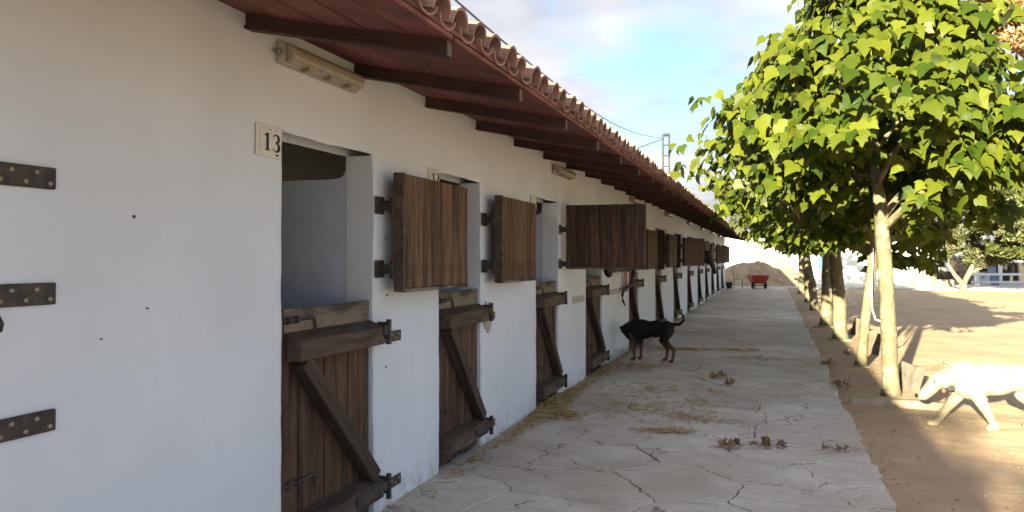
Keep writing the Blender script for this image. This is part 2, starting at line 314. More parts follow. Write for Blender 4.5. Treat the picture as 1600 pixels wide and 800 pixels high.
def piece(poly, inset, material, tilt=0.004):
    pts = []
    for i in range(len(poly)):
        a, b = poly[i], poly[(i + 1) % len(poly)]
        k = max(1, int(math.dist(a, b) / 0.03))
        for q in range(k): pts.append(wig((a[0] + (b[0] - a[0]) * q / k, a[1] + (b[1] - a[1]) * q / k)))
    cx = sum(p[0] for p in pts) / len(pts); cy = sum(p[1] for p in pts) / len(pts)
    bm = bmesh.new(); top = []; bot = []; mid = []
    tx, ty, tz = rnd.uniform(-tilt, tilt), rnd.uniform(-tilt, tilt), rnd.uniform(-0.003, 0.003)
    for (x, y) in pts:
        dx_, dy_ = cx - x, cy - y; L = math.hypot(dx_, dy_) or 1
        ins = inset * (0.6 + 1.2 * abs(noise.noise(Vector((x * 1.7, y * 1.7, 9)))))
        x2, y2 = x + dx_ / L * ins, y + dy_ / L * ins
        z = tz + tx * (x - cx) + ty * (y - cy)
        top.append(bm.verts.new((x2 + dx_ / L * 0.006, y2 + dy_ / L * 0.006, z)))
        mid.append(bm.verts.new((x2, y2, z - 0.006))); bot.append(bm.verts.new((x2, y2, -0.06)))
    f = bm.faces.new(top)
    n = len(pts)
    for i in range(n):
        bm.faces.new((top[i], mid[i], mid[(i + 1) % n], top[(i + 1) % n])); bm.faces.new((mid[i], bot[i], bot[(i + 1) % n], mid[(i + 1) % n]))
    bmesh.ops.triangulate(bm, faces=[f])
    O('concrete_piece', M(bm, 'concrete_piece', material), path)
seeds = []
for _ in range(4000):
    s = (rnd.uniform(0.0, PX), rnd.uniform(3.0, 11.0))
    dmin = 0.34 + 0.5 * (0.5 + 0.5 * noise.noise(Vector((s[0] * 0.8, s[1] * 0.8, 4))))
    if s[0] < 0.9: dmin *= 1.25
    if all(math.dist(s, q) > dmin for q in seeds): seeds.append(s)
for c in voronoi(seeds, -0.06, PX, 2.6, 11.2): piece(c, 0.0055, CONC_P if rnd.random() < 0.07 else CONC)
y = 11.2
while y < 43.9:
    y2 = min(44.0, y + rnd.uniform(2.6, 3.8))
    sd = [(rnd.uniform(0, PX), rnd.uniform(y, y2)) for _ in range(4 if y < 25 else 2)]
    for c in voronoi(sd, -0.06, PX, y, y2): piece(c, 0.006, CONC)
    y = y2
piece([(-0.06, -12), (PX, -12), (PX, 2.6), (-0.06, 2.6)], 0.004, CONC)
bm = bmesh.new(); box(bm, -8, 34, 44.02, 54.9, -0.2, -0.012); O('yard_pavement', M(bm, 'yard_pavement', YARD), kind='structure')
for i in range(8):
    O('pavement_slab', boxm('pavement_slab', YARD, -7.9 + i * 5, -2.95 + i * 5, 44.04, 54.85, -0.1, -0.006 + rnd.uniform(0, 0.004), 0.003), bpy.data.objects['yard_pavement'])

# ------------------------------------------------------------------ stable building
B = O('stable_building', None, label='long low white stable row with brown half doors and clay tile eaves', cat='stable')
DOORS = [(3.315, 4.26), (5.25, 6.116), (7.73, 8.62), (10.0, 11.05), (13.24, 14.25), (16.4, 17.4), (19.6, 20.6), (22.85, 23.8), (26.1, 27.1), (29.1, 30.05), (32.1, 33.05), (35.2, 36.2), (38.4, 39.35)]
WTOP = 2.752; OT = 2.24; Y0W, Y1W = -11.0, 41.7; WT = 0.2
ylines = set([Y0W, Y1W])
for a, b in DOORS:
    for d in (-0.03, -0.01, 0, ): ylines.add(a + d)
    for d in (0, 0.01, 0.03): ylines.add(b + d)
base = axis([(Y0W, 1.5, 1.0), (1.5, 12, 0.07), (12, Y1W, 0.25)])
for v in base:
    if all(abs(v - q) > 0.025 for q in ylines) : ylines.add(v)
ylines = sorted(ylines)
zl = sorted(set([-0.08, OT, OT + 0.01, OT + 0.03, WTOP] + [i * 0.07 for i in range(1, 31)] + [2.33, 2.45, 2.55, 2.65]))
def inopen(y, z, e=1e-6):
    for a, b in DOORS:
        if a - e <= y <= b + e and z <= OT + e: return (a, b)
    return None
bm = bmesh.new(); V = {}; Bk = {}
def fv(i, j):
    if (i, j) not in V:
        yy, z = ylines[i], zl[j]; q = Vector((0, yy, z)); x = 0.006 * noise.noise(q * 1.3) + 0.0025 * noise.noise(q * 5)
        oy = oz = 0
        for a, b in DOORS:
            if z <= OT + 1e-6 and (abs(yy - a) < 1e-6 or abs(yy - b) < 1e-6):
                x -= 0.011; oy = 0.010 * noise.noise(q * 6) + 0.006 * noise.noise(q * 17)
            elif z <= OT + 0.011 and (abs(yy - a + 0.01) < 1e-6 or abs(yy - b - 0.01) < 1e-6):
                x -= 0.003; oy = 0.008 * noise.noise(q * 6)
            if abs(z - OT) < 1e-6 and a - 1e-6 <= yy <= b + 1e-6: oz = 0.010 * noise.noise(q * 5); x -= 0.008
        V[(i, j)] = bm.verts.new((x, yy + oy, z + oz))
    return V[(i, j)]
def bv(i, j):
    if (i, j) not in Bk: Bk[(i, j)] = bm.verts.new((-WT, ylines[i], zl[j]))
    return Bk[(i, j)]
cells = {}
for i in range(len(ylines) - 1):
    ym = (ylines[i] + ylines[i + 1]) / 2
    for j in range(len(zl) - 1):
        zm = (zl[j] + zl[j + 1]) / 2
        cells[(i, j)] = inopen(ym, zm) is None
for (i, j), full in cells.items():
    if not full: continue
    bm.faces.new((fv(i, j), fv(i + 1, j), fv(i + 1, j + 1), fv(i, j + 1)))
    bm.faces.new((bv(i, j), bv(i, j + 1), bv(i + 1, j + 1), bv(i + 1, j)))
    for (di, dj, e) in ((-1, 0, ((i, j), (i, j + 1))), (1, 0, ((i + 1, j), (i + 1, j + 1))), (0, 1, ((i, j + 1), (i + 1, j + 1)))):
        if not cells.get((i + di, j + dj), False):
            a, b = e; bm.faces.new((fv(*a), fv(*b), bv(*b), bv(*a)))
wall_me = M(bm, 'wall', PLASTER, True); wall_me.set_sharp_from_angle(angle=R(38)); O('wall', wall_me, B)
# back and end walls, stall partitions, stall floor
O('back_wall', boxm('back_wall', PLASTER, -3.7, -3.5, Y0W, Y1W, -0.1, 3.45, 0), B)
for yy in (Y0W, Y1W - 0.2):
    bm = bmesh.new()
    a = [bm.verts.new(p) for p in ((-WT, yy, -0.1), (-3.5, yy, -0.1), (-3.5, yy, 3.46), (-WT, yy, 2.79))]; b = [bm.verts.new(v.co + Vector((0, 0.2, 0))) for v in a]
    bm.faces.new(a[::-1]); bm.faces.new(b)
    for i in range(4): bm.faces.new((a[i], a[(i + 1) % 4], b[(i + 1) % 4], b[i]))
    O('end_wall', M(bm, 'end_wall', PLASTER), B)
for k, (a, b) in enumerate(DOORS):
    bm = bmesh.new(); n = 10
    for y_ in (b + 0.004, b + 0.14):
        pts = [(-WT - 0.002, -0.05), (-3.49, -0.05), (-3.49, 2.10)] + [(-0.30, 2.10), (-0.245, 2.108), (-0.22, 2.125), (-0.207, 2.155), (-WT - 0.002, 2.30)]
        bm.faces.new([bm.verts.new((x, y_, z)) for x, z in pts])
    bm.verts.ensure_lookup_table(); m_ = len(pts)
    for i in range(m_): bm.faces.new((bm.verts[i], bm.verts[(i + 1) % m_], bm.verts[m_ + (i + 1) % m_], bm.verts[m_ + i]))
    O('stall_partition', M(bm, 'stall_partition', STALL), B)
O('stall_floor', boxm('stall_floor', CRACK, -3.49, -0.25, Y0W + 0.2, Y1W - 0.2, -0.12, -0.03, 0), B)
# roof: beams, boards, tiles
SL = 0.209
def zb(x): return 2.675 - SL * x
bm = bmesh.new()
def sprofile(bm, hw, z0, z1, x0, x1):
    v = []
    for x in (x0, x1):
        v += [bm.verts.new((x, s * hw, zb(x) + z)) for s, z in ((-1, z0), (1, z0), (1, z1), (-1, z1))]
    for f in ((0, 1, 2, 3), (7, 6, 5, 4), (0, 4, 5, 1), (1, 5, 6, 2), (2, 6, 7, 3), (3, 7, 4, 0)): bm.faces.new([v[i] for i in f])
sprofile(bm, 0.032, 0.0, 0.014, -0.05, 1.03); sprofile(bm, 0.020, 0.014, 0.072, -0.05, 1.028)
beam_me = M(bm, 'beam', BEAM)
bm = bmesh.new(); box(bm, 1.031, 1.036, -0.022, 0.022, zb(1.03) + 0.004, zb(1.03) + 0.070); endp = M(bm, 'beam_end_plate', mat('beam_end_paint', (0.10, 0.065, 0.055), 0.7, (0.16, 0.11, 0.095), 12))
k = 0; yb = 3.04 - 0.99 * 13
while yb < 42.2:
    o = O('roof_beam', beam_me, B, (0, yb, random.uniform(-0.004, 0.004)))
    O('end_plate', endp, o)
    yb += 0.99
bmesh_boards = {}
edges_x = [-0.02, 0.20, 0.42, 0.63, 0.85, 1.065]
for i in range(5):
    bm = bmesh.new(); g = 0.006
    x0, x1 = edges_x[i] + g, edges_x[i + 1] - g
    v = [bm.verts.new((x, y_, zb(x) + z)) for x in (x0, x1) for y_ in (-0.488, 0.488) for z in (0.074, 0.098)]
    for f in ((0, 1, 3, 2), (4, 6, 7, 5), (0, 4, 5, 1), (2, 3, 7, 6), (0, 2, 6, 4), (1, 5, 7, 3)): bm.faces.new([v[q] for q in f])
    bevel(bm, 0.005); bmesh_boards[i] = M(bm, 'soffit_board', SOFFIT)
yb = 3.04 + 0.495 - 0.99 * 13
while yb < 41.9:
    for i in range(5):
        O('soffit_board', bmesh_boards[i], B, (0, yb, random.uniform(-0.001, 0.005)), (random.uniform(-0.004, 0.004), 0, 0))
    yb += 0.99
RY0, RY1 = -10.7, 42.45
bm = bmesh.new()
v = [bm.verts.new((x, y_, zb(x) + z)) for x in (-3.75, 1.06) for y_ in (RY0, RY1) for z in (0.102, 0.124)]
for f in ((0, 1, 3, 2), (4, 6, 7, 5), (0, 4, 5, 1), (2, 3, 7, 6), (0, 2, 6, 4), (1, 5, 7, 3)): bm.faces.new([v[q] for q in f])
O('roof_deck', M(bm, 'roof_deck', SOFFIT), B)
def barrel(length, r0, r1, up, th=0.013, n=10):
    """half-round clay tile; runs from x=0 (eave end) to x=-length"""
    bm = bmesh.new(); rings = []
    for x, r in ((0, r0), (-length, r1)):
        for rr in (r, r - th):
            rings.append([bm.verts.new((x, rr * math.cos(math.pi * k / n), (rr if up else -rr * 0.62) * math.sin(math.pi * k / n) * 1.0)) for k in range(n + 1)])
    o0, i0, o1, i1 = rings
    for k in range(n):
        bm.faces.new((o0[k], o0[k + 1], o1[k + 1], o1[k])); bm.faces.new((i0[k], i1[k], i1[k + 1], i0[k + 1]))
        bm.faces.new((o0[k], i0[k], i0[k + 1], o0[k + 1])); bm.faces.new((o1[k], o1[k + 1], i1[k + 1], i1[k]))
    for k in (0, n): bm.faces.new((o0[k], o1[k], i1[k], i0[k]))
    return bm
cover_me = M(barrel(0.42, 0.086, 0.072, True), 'cover_tile', TILE, False)
pan_me = M(barrel(0.42, 0.084, 0.074, False), 'pan_tile', TILE, False)
TS = 0.21; ang = math.atan(SL)
UV, UF = [], []
def tile_at(me, x, y, z, jit=True):
    return (x + random.uniform(-0.014, 0.014), y + random.uniform(-0.006, 0.006), z + random.uniform(-0.004, 0.004)), (random.uniform(-0.03, 0.03), ang + random.uniform(-0.015, 0.015), random.uniform(-0.03, 0.03))
ny = int((RY1 - RY0) / TS)
for k in range(ny):
    yy = RY0 + 0.1 + k * TS
    if yy > 0.8:
        l, r = tile_at(cover_me, 1.09, yy, zb(1.09) + 0.140); O('cover_tile', cover_me, B, l, r)
        l, r = tile_at(pan_me, 1.08, yy + TS / 2, zb(1.08) + 0.155); O('pan_tile', pan_me, B, l, r)
    for c in range(0, 14):
        if yy > 0.8 and c == 0: continue
        x = 1.09 - 0.34 * c
        for me_, dyy, dz in ((cover_me, 0, 0.150), (pan_me, TS / 2, 0.215)):
            l, r = tile_at(me_, x, yy + dyy, zb(x) + dz)
            m_ = Matrix.Translation(l) @ Euler(r).to_matrix().to_4x4(); nb = len(UV); up = 1 if me_ is cover_me else -1
            for xx, rr in ((0, 0.086), (-0.42, 0.072)):
                for q in range(6): UV.append(m_ @ Vector((xx, rr * math.cos(math.pi * q / 5), up * rr * math.sin(math.pi * q / 5))))
            for q in range(5): UF.append((nb + q, nb + q + 1, nb + 7 + q, nb + 6 + q))
me = bpy.data.meshes.new('upper_tiles'); me.from_pydata(UV, [], UF); me.materials.append(TILE)
O('upper_roof_tiles', me, B, kind='stuff')

# ------------------------------------------------------------------ half doors
def flatstrap(pts, wd, th):
    """bar in the door plane: list of (x, y, z) centre points, constant section"""
    bm = bmesh.new()
    for a, b in zip(pts[:-1], pts[1:]): box(bm, min(a[0], b[0]), max(a[0], b[0]) + th, min(a[1], b[1]), max(a[1], b[1]), a[2] - wd / 2, a[2] + wd / 2)
    bevel(bm, 0.003); return bm
DW = 0.93; LX = -0.115
leaf_me = boxm('lower_door', WOOD_D, LX - 0.045, LX - 0.024, -DW + 0.04, -0.012, 0.03, 1.32, 0.002)
pw = (DW - 0.06) / 7
plank_me = [boxm('door_plank', WOOD_D, LX - 0.024, LX, -pw / 2 + 0.002, pw / 2 - 0.002, 0.02, 1.21 , 0.004, 0.0015) for _ in range(4)]
top_me = boxm('top_board', WOOD_W, LX - 0.022, LX + 0.006, -DW + 0.05, -0.014, 1.205, 1.335, 0.005, 0.003)
post_me = boxm('frame_post', WOOD_D, LX - 0.06, LX + 0.012, -DW - 0.005, -DW + 0.042, 0.0, 1.33, 0.006, 0.003)
def battenm(z0, z1, slope):
    bm = bmesh.new(); y0, y1 = -DW + 0.06, 0.0
    prof = [(LX, z0), (-0.012, z0), (-0.006, z1 - slope), (LX, z1)]
    a = [bm.verts.new((x, y0, z)) for x, z in prof]; b = [bm.verts.new((x, y1, z)) for x, z in prof]
    bm.faces.new(a); bm.faces.new(b[::-1])
    for i in range(4): bm.faces.new((a[i], b[i], b[(i + 1) % 4], a[(i + 1) % 4]))
    bevel(bm, 0.007); return M(bm, 'batten', WOOD_B)
bat1 = battenm(1.065, 1.215, 0.045); bat2 = battenm(0.115, 0.255, 0.03)
bm = bmesh.new()
p0, p1 = Vector((0, -DW + 0.13, 1.06)), Vector((0, -0.05, 0.255)); d = (p1 - p0).normalized(); nn = Vector((0, d.z, -d.y))
for s in (-1, 1):
    for p in (p0, p1):
        pass
def obar(bm, p0, p1, hw, x0, x1):
    d = (p1 - p0).normalized(); nn = Vector((0, d.z, -d.y)); v = []
    for x in (x0, x1):
        for p in (p0, p1):
            for s in (-1, 1): v.append(bm.verts.new(Vector((x, 0, 0)) + p + nn * hw * s))
    for f in ((0, 1, 3, 2), (4, 6, 7, 5), (0, 4, 5, 1), (2, 3, 7, 6), (0, 2, 6, 4), (1, 5, 7, 3)): bm.faces.new([v[i] for i in f])
bl_ = (p1 - p0).length; box(bm, LX, -0.022, -0.048, 0.048, -bl_ / 2, bl_ / 2); bevel(bm, 0.006); brace_me = M(bm, 'brace', BRACE); brace_mid = (p0 + p1) / 2; brace_rot = math.atan2(-(p0 - p1).y, (p0 - p1).z)
def hinge_mesh(z, inner):
    bm = bmesh.new()
    box(bm, -0.006, 0.004, -inner, 0.035, z - 0.03, z + 0.03)
    box(bm, -0.075, 0.012, 0.022, 0.05, z - 0.055, z + 0.05)
    bevel(bm, 0.003)
    tube(bm, [(-0.005, 0.046, z - 0.09), (-0.005, 0.046, z + 0.065)], 0.017, 8)
    return M(bm, 'strap_hinge', IRON)
def plate_mesh(z, L):
    bm = bmesh.new(); box(bm, -0.076, -0.067, 0.05, 0.062 + L, z - 0.034, z + 0.034); bevel(bm, 0.002)
    return M(bm, 'hinge_plate', IRON)
hin1 = hinge_mesh(1.15, 0.02); hin2 = hinge_mesh(0.185, 0.34); pl1 = plate_mesh(1.09, 0.27); pl2 = plate_mesh(0.14, 0.27)
def boltm(z, L, drop):
    bm = bmesh.new(); x = LX + 0.012
    box(bm, LX, LX + 0.006, -DW + 0.05, -DW + 0.17, z - 0.022, z + 0.022)
    tube(bm, [(x, -DW + 0.0, z), (x, -DW + 0.05 + L, z)], 0.008, 6); tube(bm, [(x, -DW + 0.05 + L, z), (x + 0.01, -DW + 0.055 + L, z - drop)], 0.008, 6)
    for yy in (0.07, 0.15): box(bm, LX, LX + 0.024, -DW + yy, -DW + yy + 0.012, z - 0.016, z + 0.016)
    return M(bm, 'slide_bolt', IRON)
bo1 = boltm(1.275, 0.26, 0.06); bo2 = boltm(0.42, 0.26, 0.07)
head_me = tubem('bolt_head', STEEL, [(0, 0, 0), (0.006, 0, 0)], [0.011, 0.007], 8)
lining_me = boxm('frame_board', WOOD_D, -0.19, -0.02, -0.03, -0.006, 1.34, 2.22, 0.003)
for k, (a, b) in enumerate(DOORS):
    sc = (b - a) / DW; dz = random.uniform(-0.01, 0.01)
    dobj = O('lower_door', leaf_me, B, (0.08, b, 0), scale=(1, sc, 1))
    for q in range(7): O('door_plank', plank_me[q % 4], dobj, (random.uniform(-0.003, 0.003), -DW + 0.05 + pw * (q + 0.5), random.uniform(-0.006, 0.004)))
    O('top_board', top_me, dobj); O('frame_post', post_me, dobj); O('batten', bat1, dobj); O('batten', bat2, dobj); O('brace', brace_me, dobj, brace_mid, (brace_rot, 0, 0))
    for me_ in (hin1, hin2, pl1, pl2): O(me_.name.split('.')[0], me_, dobj)
    O('slide_bolt', bo1, dobj); O('slide_bolt', bo2, dobj)
    if k < 3:
        for z in (1.09, 0.14):
            for yy, zz_ in ((0.20, 0.012), (0.25, -0.012), (0.30, 0.012)): O('bolt_head', head_me, dobj, (-0.067, yy, z + zz_))
    if k >= 5: O('frame_board', lining_me, dobj)
# upper shutters, hung on the right jamb and swung back
SW, S0, S1 = 0.98, 1.385, 2.135
sp = SW / 7
shut_me = boxm('shutter', WOOD_S, 0.028, 0.045, 0.012, SW - 0.012, S0 + 0.012, S1 - 0.012, 0.002)
splank = [boxm('shutter_plank', WOOD_S, 0.0, 0.028, -sp / 2 + 0.0022, sp / 2 - 0.0022, S0 + 0.02, S1 - 0.004, 0.006, 0.0015) for _ in range(4)]
dplank = [boxm('shutter_plank', WOOD_D, 0.0, 0.028, -sp / 2 + 0.0015, sp / 2 - 0.0015, S0 + 0.02, S1 - 0.004, 0.004, 0.0015) for _ in range(4)]
sedge = boxm('edge_board', WOOD_B, 0.0, 0.070, -0.001, 0.030, S0, S1 + 0.004, 0.004, 0.002)
srail = boxm('shutter_rail', WOOD_W, -0.004, 0.060, 0.03, SW, S0 - 0.004, S0 + 0.019, 0.003)
bm = bmesh.new(); box(bm, 0.045, 0.075, 0.03, SW - 0.02, 1.52, 1.60); box(bm, 0.045, 0.075, 0.03, SW - 0.02, 1.90, 1.98); bevel(bm, 0.004); scross = M(bm, 'cross_batten', WOOD_B)
def sh_hinge(z):
    bm = bmesh.new(); box(bm, 0.004, 0.014, -0.02, 0.085, z - 0.055, z + 0.055); box(bm, 0.012, 0.085, 0.04, 0.075, z - 0.03, z + 0.03); bevel(bm, 0.003)
    tube(bm, [(0.085, 0.062, z - 0.06), (0.085, 0.062, z + 0.05)], 0.016, 8)
    return M(bm, 'shutter_hinge', IRON)
shg = [sh_hinge(1.53), sh_hinge(1.93)]
SH = [180, 180, 91, 178, 179, 178, 158, 180, 178, 179, 160, 165, 179]
for k, (a, b) in enumerate(DOORS):
    dl = -random.uniform(0, 0.03)
    # local: hinge line at y=0, shutter runs +y, planks face +x when folded flat against the wall
    th = R(SH[k] - 180); off = Vector((0.155, b + 0.09, 0))
    if SH[k] < 100: off = Vector((0.06, b + 0.10, 0.085))
    s = O('shutter', shut_me, B, off, (0, 0, th), (-1, (b - a + 0.13) / SW if k != 2 else 0.95, 1))
    for q in range(7): O('shutter_plank', (splank if k < 2 else dplank)[q % 4], s, (random.uniform(-0.002, 0.002), sp * (q + 0.5), 0))
    O('edge_board', sedge, s); O('shutter_rail', srail, s); O('cross_batten', scross, s)
    for h in shg: O('shutter_hinge', h, B, (0, b + 0.015, 0))
O('shutter_stay', tubem('shutter_stay', IRON, [(0.16, 18.2, 1.40), (0.17, 18.22, 1.05)], 0.02, 6), B)
# wall plates of the next door along, at the left edge of the photo
for z, L in ((1.872, 0.62), (1.478, 0.62), (1.045, 0.62)):
    o = O('hinge_plate', boxm('hinge_plate', IRON, 0.006, 0.016, 1.82 - L, 2.0, z - 0.037, z + 0.037, 0.003, 0.001), B)
    for q in range(8): O('bolt_head', head_me, o, (0.016, 1.975 - q * 0.045 - 0.005 * (q % 2), z + (0.016 if q % 2 else -0.018)))
MORTAR = mat('bare_mortar', (0.36, 0.30, 0.24), 0.95, (0.50, 0.45, 0.39), 14, bump=0.5)
def patch(name, cy, cz, ry, rz, m, x=0.012, seed=0, n=22):
    bm = bmesh.new(); r = random.Random(seed); pts = []
    for i in range(n):
        t = 2 * math.pi * i / n; s = 1 + r.uniform(-0.22, 0.22); pts.append((cy + ry * s * math.cos(t), cz + rz * s * math.sin(t)))
    f = bm.faces.new([bm.verts.new((x, p[0], p[1])) for p in pts]); bm2 = bmesh.ops.extrude_face_region(bm, geom=[f])
    for v in bm2['geom']:
        if isinstance(v, bmesh.types.BMVert): v.co.x -= 0.02
    O(name, M(bm, name, m), B)
patch('mortar_patch', 6.26, 1.09, 0.10, 0.13, MORTAR, 0.008, 3)
RUBBLE = mat('exposed_brick', (0.42, 0.38, 0.33), 0.95, (0.60, 0.57, 0.52), 20, bump=0.6)
for y0, y1 in ((9.25, 9.95), (11.35, 13.1)):
    n = int((y1 - y0) / 0.13)
    for q in range(n):
        O('brick', boxm('brick', RUBBLE, -0.02, 0.009, y0 + q * 0.13 + 0.008, y0 + q * 0.13 + 0.122, 1.03 + random.uniform(-0.006, 0.006), 1.115, 0.004, 0.003), B)
for yy, z, r_ in ((2.35, 1.76, 0.007), (4.40, 1.73, 0.006), (4.42, 1.36, 0.005), (4.41, 0.9, 0.005), (2.42, 1.40, 0.004), (6.8, 0.9, 0.004), (2.2, 1.3, 0.003)):
    O('nail_hole', tubem('nail_hole', CRACK, [(-0.004, yy, z), (0.007, yy, z)], r_, 7), B)
O('wall_hook', tubem('wall_hook', IRON, [(0.0, 1.775, 1.415), (0.03, 1.775, 1.41), (0.045, 1.775, 1.39), (0.035, 1.775, 1.37)], 0.012, 6), B)

# ------------------------------------------------------------------ lamps under the eave
LAMPB = mat('lamp_body', (0.38, 0.34, 0.28), 0.6, (0.46, 0.42, 0.36), 9); 
LAMPC = mat('lamp_cover', (0.33, 0.28, 0.22), 0.25, (0.42, 0.37, 0.30), 7, spec=0.6)
bm = bmesh.new(); box(bm, 0.004, 0.045, -0.37, 0.37, -0.055, 0.055); bevel(bm, 0.012, 2); lb = M(bm, 'lamp_body', LAMPB, True)
bm = bmesh.new()
prof = [(0.046, -0.048), (0.075, -0.044), (0.098, -0.022), (0.102, 0.0), (0.098, 0.022), (0.075, 0.044), (0.046, 0.048)]
a = [bm.verts.new((x, -0.345, z)) for x, z in prof]; b = [bm.verts.new((x, 0.345, z)) for x, z in prof]
bm.faces.new(a[::-1]); bm.faces.new(b)
for i in range(len(prof)): bm.faces.new((a[i], b[i], b[(i + 1) % 7], a[(i + 1) % 7]))
bevel(bm, 0.006); lc = M(bm, 'lamp_cover', LAMPC)
lclip = boxm('cover_clip', STEEL, 0.04, 0.085, -0.012, 0.012, -0.062, -0.044, 0.002)
lscrew = tubem('end_gland', STEEL, [(0.03, -0.40, 0), (0.03, -0.37, 0)], 0.014, 8)
LY = [(3.62, 2.625), (8.70, 2.60), (13.6, 2.62), (18.2, 2.62), (22.9, 2.62), (27.3, 2.62), (32.0, 2.62), (36.6, 2.62)]
where = ['nearest, above the plate reading 13', 'second along, above the third half door', 'third along, above the wide open shutter', 'fourth along from the near end', 'fifth along from the near end', 'sixth along from the near end', 'seventh along from the near end', 'farthest, near the far gable']
for k, (yy, z) in enumerate(LY):
    t = O('wall_lamp', None, None, (0, yy, z), label='grey tube lamp under the eave, ' + where[k], cat='lamp', group='tube lamps under the eave')
    O('lamp_body', lb, t); c = O('lamp_cover', lc, t)
    for q in (-0.2, 0.0, 0.2): O('cover_clip', lclip, c, (0, q, 0))
    O('end_gland', lscrew, t)

# ------------------------------------------------------------------ number plates
TILEW = mat('enamel_tile', (0.66, 0.64, 0.58), 0.35, (0.72, 0.70, 0.66), 6, spec=0.5); overlay(TILEW, (0.30, 0.25, 0.20), 26, 0.62, 0.68, strength=0.7)
INK = mat('black_ink', (0.02, 0.02, 0.025), 0.5)
def ribbon(bm, pts, wds, x=0.0):
    L = []; Rr = []
    for i, p in enumerate(pts):
        a = Vector(pts[max(i - 1, 0)]); b = Vector(pts[min(i + 1, len(pts) - 1)]); d = (b - a).normalized(); n_ = Vector((-d.y, d.x)) * wds[i] / 2
        L.append(bm.verts.new((x, p[0] + n_.x, p[1] + n_.y))); Rr.append(bm.verts.new((x, p[0] - n_.x, p[1] - n_.y)))
    for i in range(len(pts) - 1): bm.faces.new((L[i], L[i + 1], Rr[i + 1], Rr[i]))
def digit(ch):
    bm = bmesh.new()
    if ch == '1':
        ribbon(bm, [(0.26, 0.02), (0.26, 0.98)], [0.17, 0.17]); ribbon(bm, [(0.08, 0.025), (0.44, 0.025)], [0.05, 0.05], 0.0004); ribbon(bm, [(0.06, 0.80), (0.19, 0.90), (0.26, 0.98)], [0.05, 0.10, 0.06], 0.0004)
    elif ch == '3':
        p = []; wd = []
        for i in range(13):
            t = R(160 - i * 21.5); p.append((0.25 + 0.19 * math.cos(t), 0.755 + 0.215 * math.sin(t))); wd.append(0.07 + 0.10 * max(0, math.cos(t)))
        ribbon(bm, p, wd); p = []; wd = []
        for i in range(13):
            t = R(95 - i * 21.5); p.append((0.24 + 0.22 * math.cos(t), 0.27 + 0.25 * math.sin(t))); wd.append(0.06 + 0.12 * max(0, math.cos(t)))
        ribbon(bm, p, wd, 0.0004)
    else:
        p = []; wd = []
        for i in range(12):
            t = R(165 - i * 20); p.append((0.25 + 0.19 * math.cos(t), 0.74 + 0.23 * math.sin(t))); wd.append(0.07 + 0.09 * max(0, math.cos(t)))
        p += [(0.10, 0.10)]; wd += [0.07]
        ribbon(bm, p, wd); ribbon(bm, [(0.06, 0.07), (0.48, 0.07)], [0.13, 0.13], 0.0004)
    return M(bm, 'digit', INK)
def plate(y0, z0, wd, h, text, label, rx=0.0):
    t = O('number_plate', boxm('number_plate', TILEW, 0.004, 0.013, 0, wd, 0, h, 0.003), None, (0, y0, z0), (rx, 0, 0), label=label, cat='number plate', group='door number plates')
    bm = bmesh.new()
    for zz_ in (h - 0.018,):
        for q in range(6): 
            if q % 3 != 1: box(bm, 0.0134, 0.0138, 0.05 + q * 0.018, 0.05 + q * 0.018 + 0.010, zz_ - 0.002, zz_ + 0.002)
    box(bm, 0.0134, 0.0138, 0.022, 0.0235, 0.03, h - 0.03); box(bm, 0.0134, 0.0138, wd - 0.04, wd - 0.02, 0.012, 0.022)
    O('plate_border', M(bm, 'plate_border', IRON), t)
    for q, ch in enumerate(text): O('digit', digit(ch), t, (0.0142, 0.052 + q * 0.068, 0.032), scale=(1, 0.12, 0.088))
plate(3.085, 2.095, 0.19, 0.155, '13', 'white enamel number plate reading 13 beside the nearest door', -0.02)
plate(5.03, 2.10, 0.19, 0.155, '12', 'white number plate half hidden behind the nearest folded shutter', 0.02)
plate(7.50, 2.09, 0.19, 0.155, '', 'faded blank-looking number plate left of the third door opening')

# ------------------------------------------------------------------ broad-leaved trees in the planting strip
def leaf_shape(droop, fold, asym, seed):
    r = random.Random(seed)
    half = [(0.0, 0.0), (0.17, -0.10), (0.37, -0.03), (0.50, 0.16), (0.60, 0.40), (0.40, 0.47), (0.30, 0.58), (0.17, 0.78), (0.0, 1.05)]
    mids = [(0.0, 0.0), (0.0, 0.35), (0.0, 0.7), (0.0, 1.05)]
    def zc(x, y): return -droop * y * y + fold * abs(x) - 0.25 * x * x
    V_ = []; F_ = []
    for s in (1, -1):
        ids = []
        for (x, y) in half[1:-1]:
            x2 = x * (1 + r.uniform(-0.1, 0.1)) * s; y2 = y + r.uniform(-0.03, 0.03)
            ids.append(len(V_)); V_.append((x2, y2, zc(x2, y2) + r.uniform(-0.02, 0.02)))
        m0 = len(V_); V_ += [(0, 0, 0), (0, 0.35, zc(0, 0.35)), (0, 0.7, zc(0, 0.7)), (0, 1.05, zc(0, 1.05))]
        q = [(m0, ids[0], ids[1]), (m0, ids[1], m0 + 1), (m0 + 1, ids[1], ids[2]), (m0 + 1, ids[2], ids[3]), (m0 + 1, ids[3], ids[4]), (m0 + 1, ids[4], m0 + 2), (m0 + 2, ids[4], ids[5]), (m0 + 2, ids[5], ids[6]), (m0 + 2, ids[6], m0 + 3)]
        F_ += q if s > 0 else [t[::-1] for t in q]
    # weld the midrib
    me = bpy.data.meshes.new('leaf'); bm = bmesh.new(); vv = [bm.verts.new(v) for v in V_]
    for f in F_: bm.faces.new([vv[i] for i in f])
    bmesh.ops.remove_doubles(bm, verts=bm.verts, dist=1e-4); bm.to_mesh(me); bm.free(); me.materials.append(LEAF)
    for p in me.polygons: p.use_smooth = True
    return me
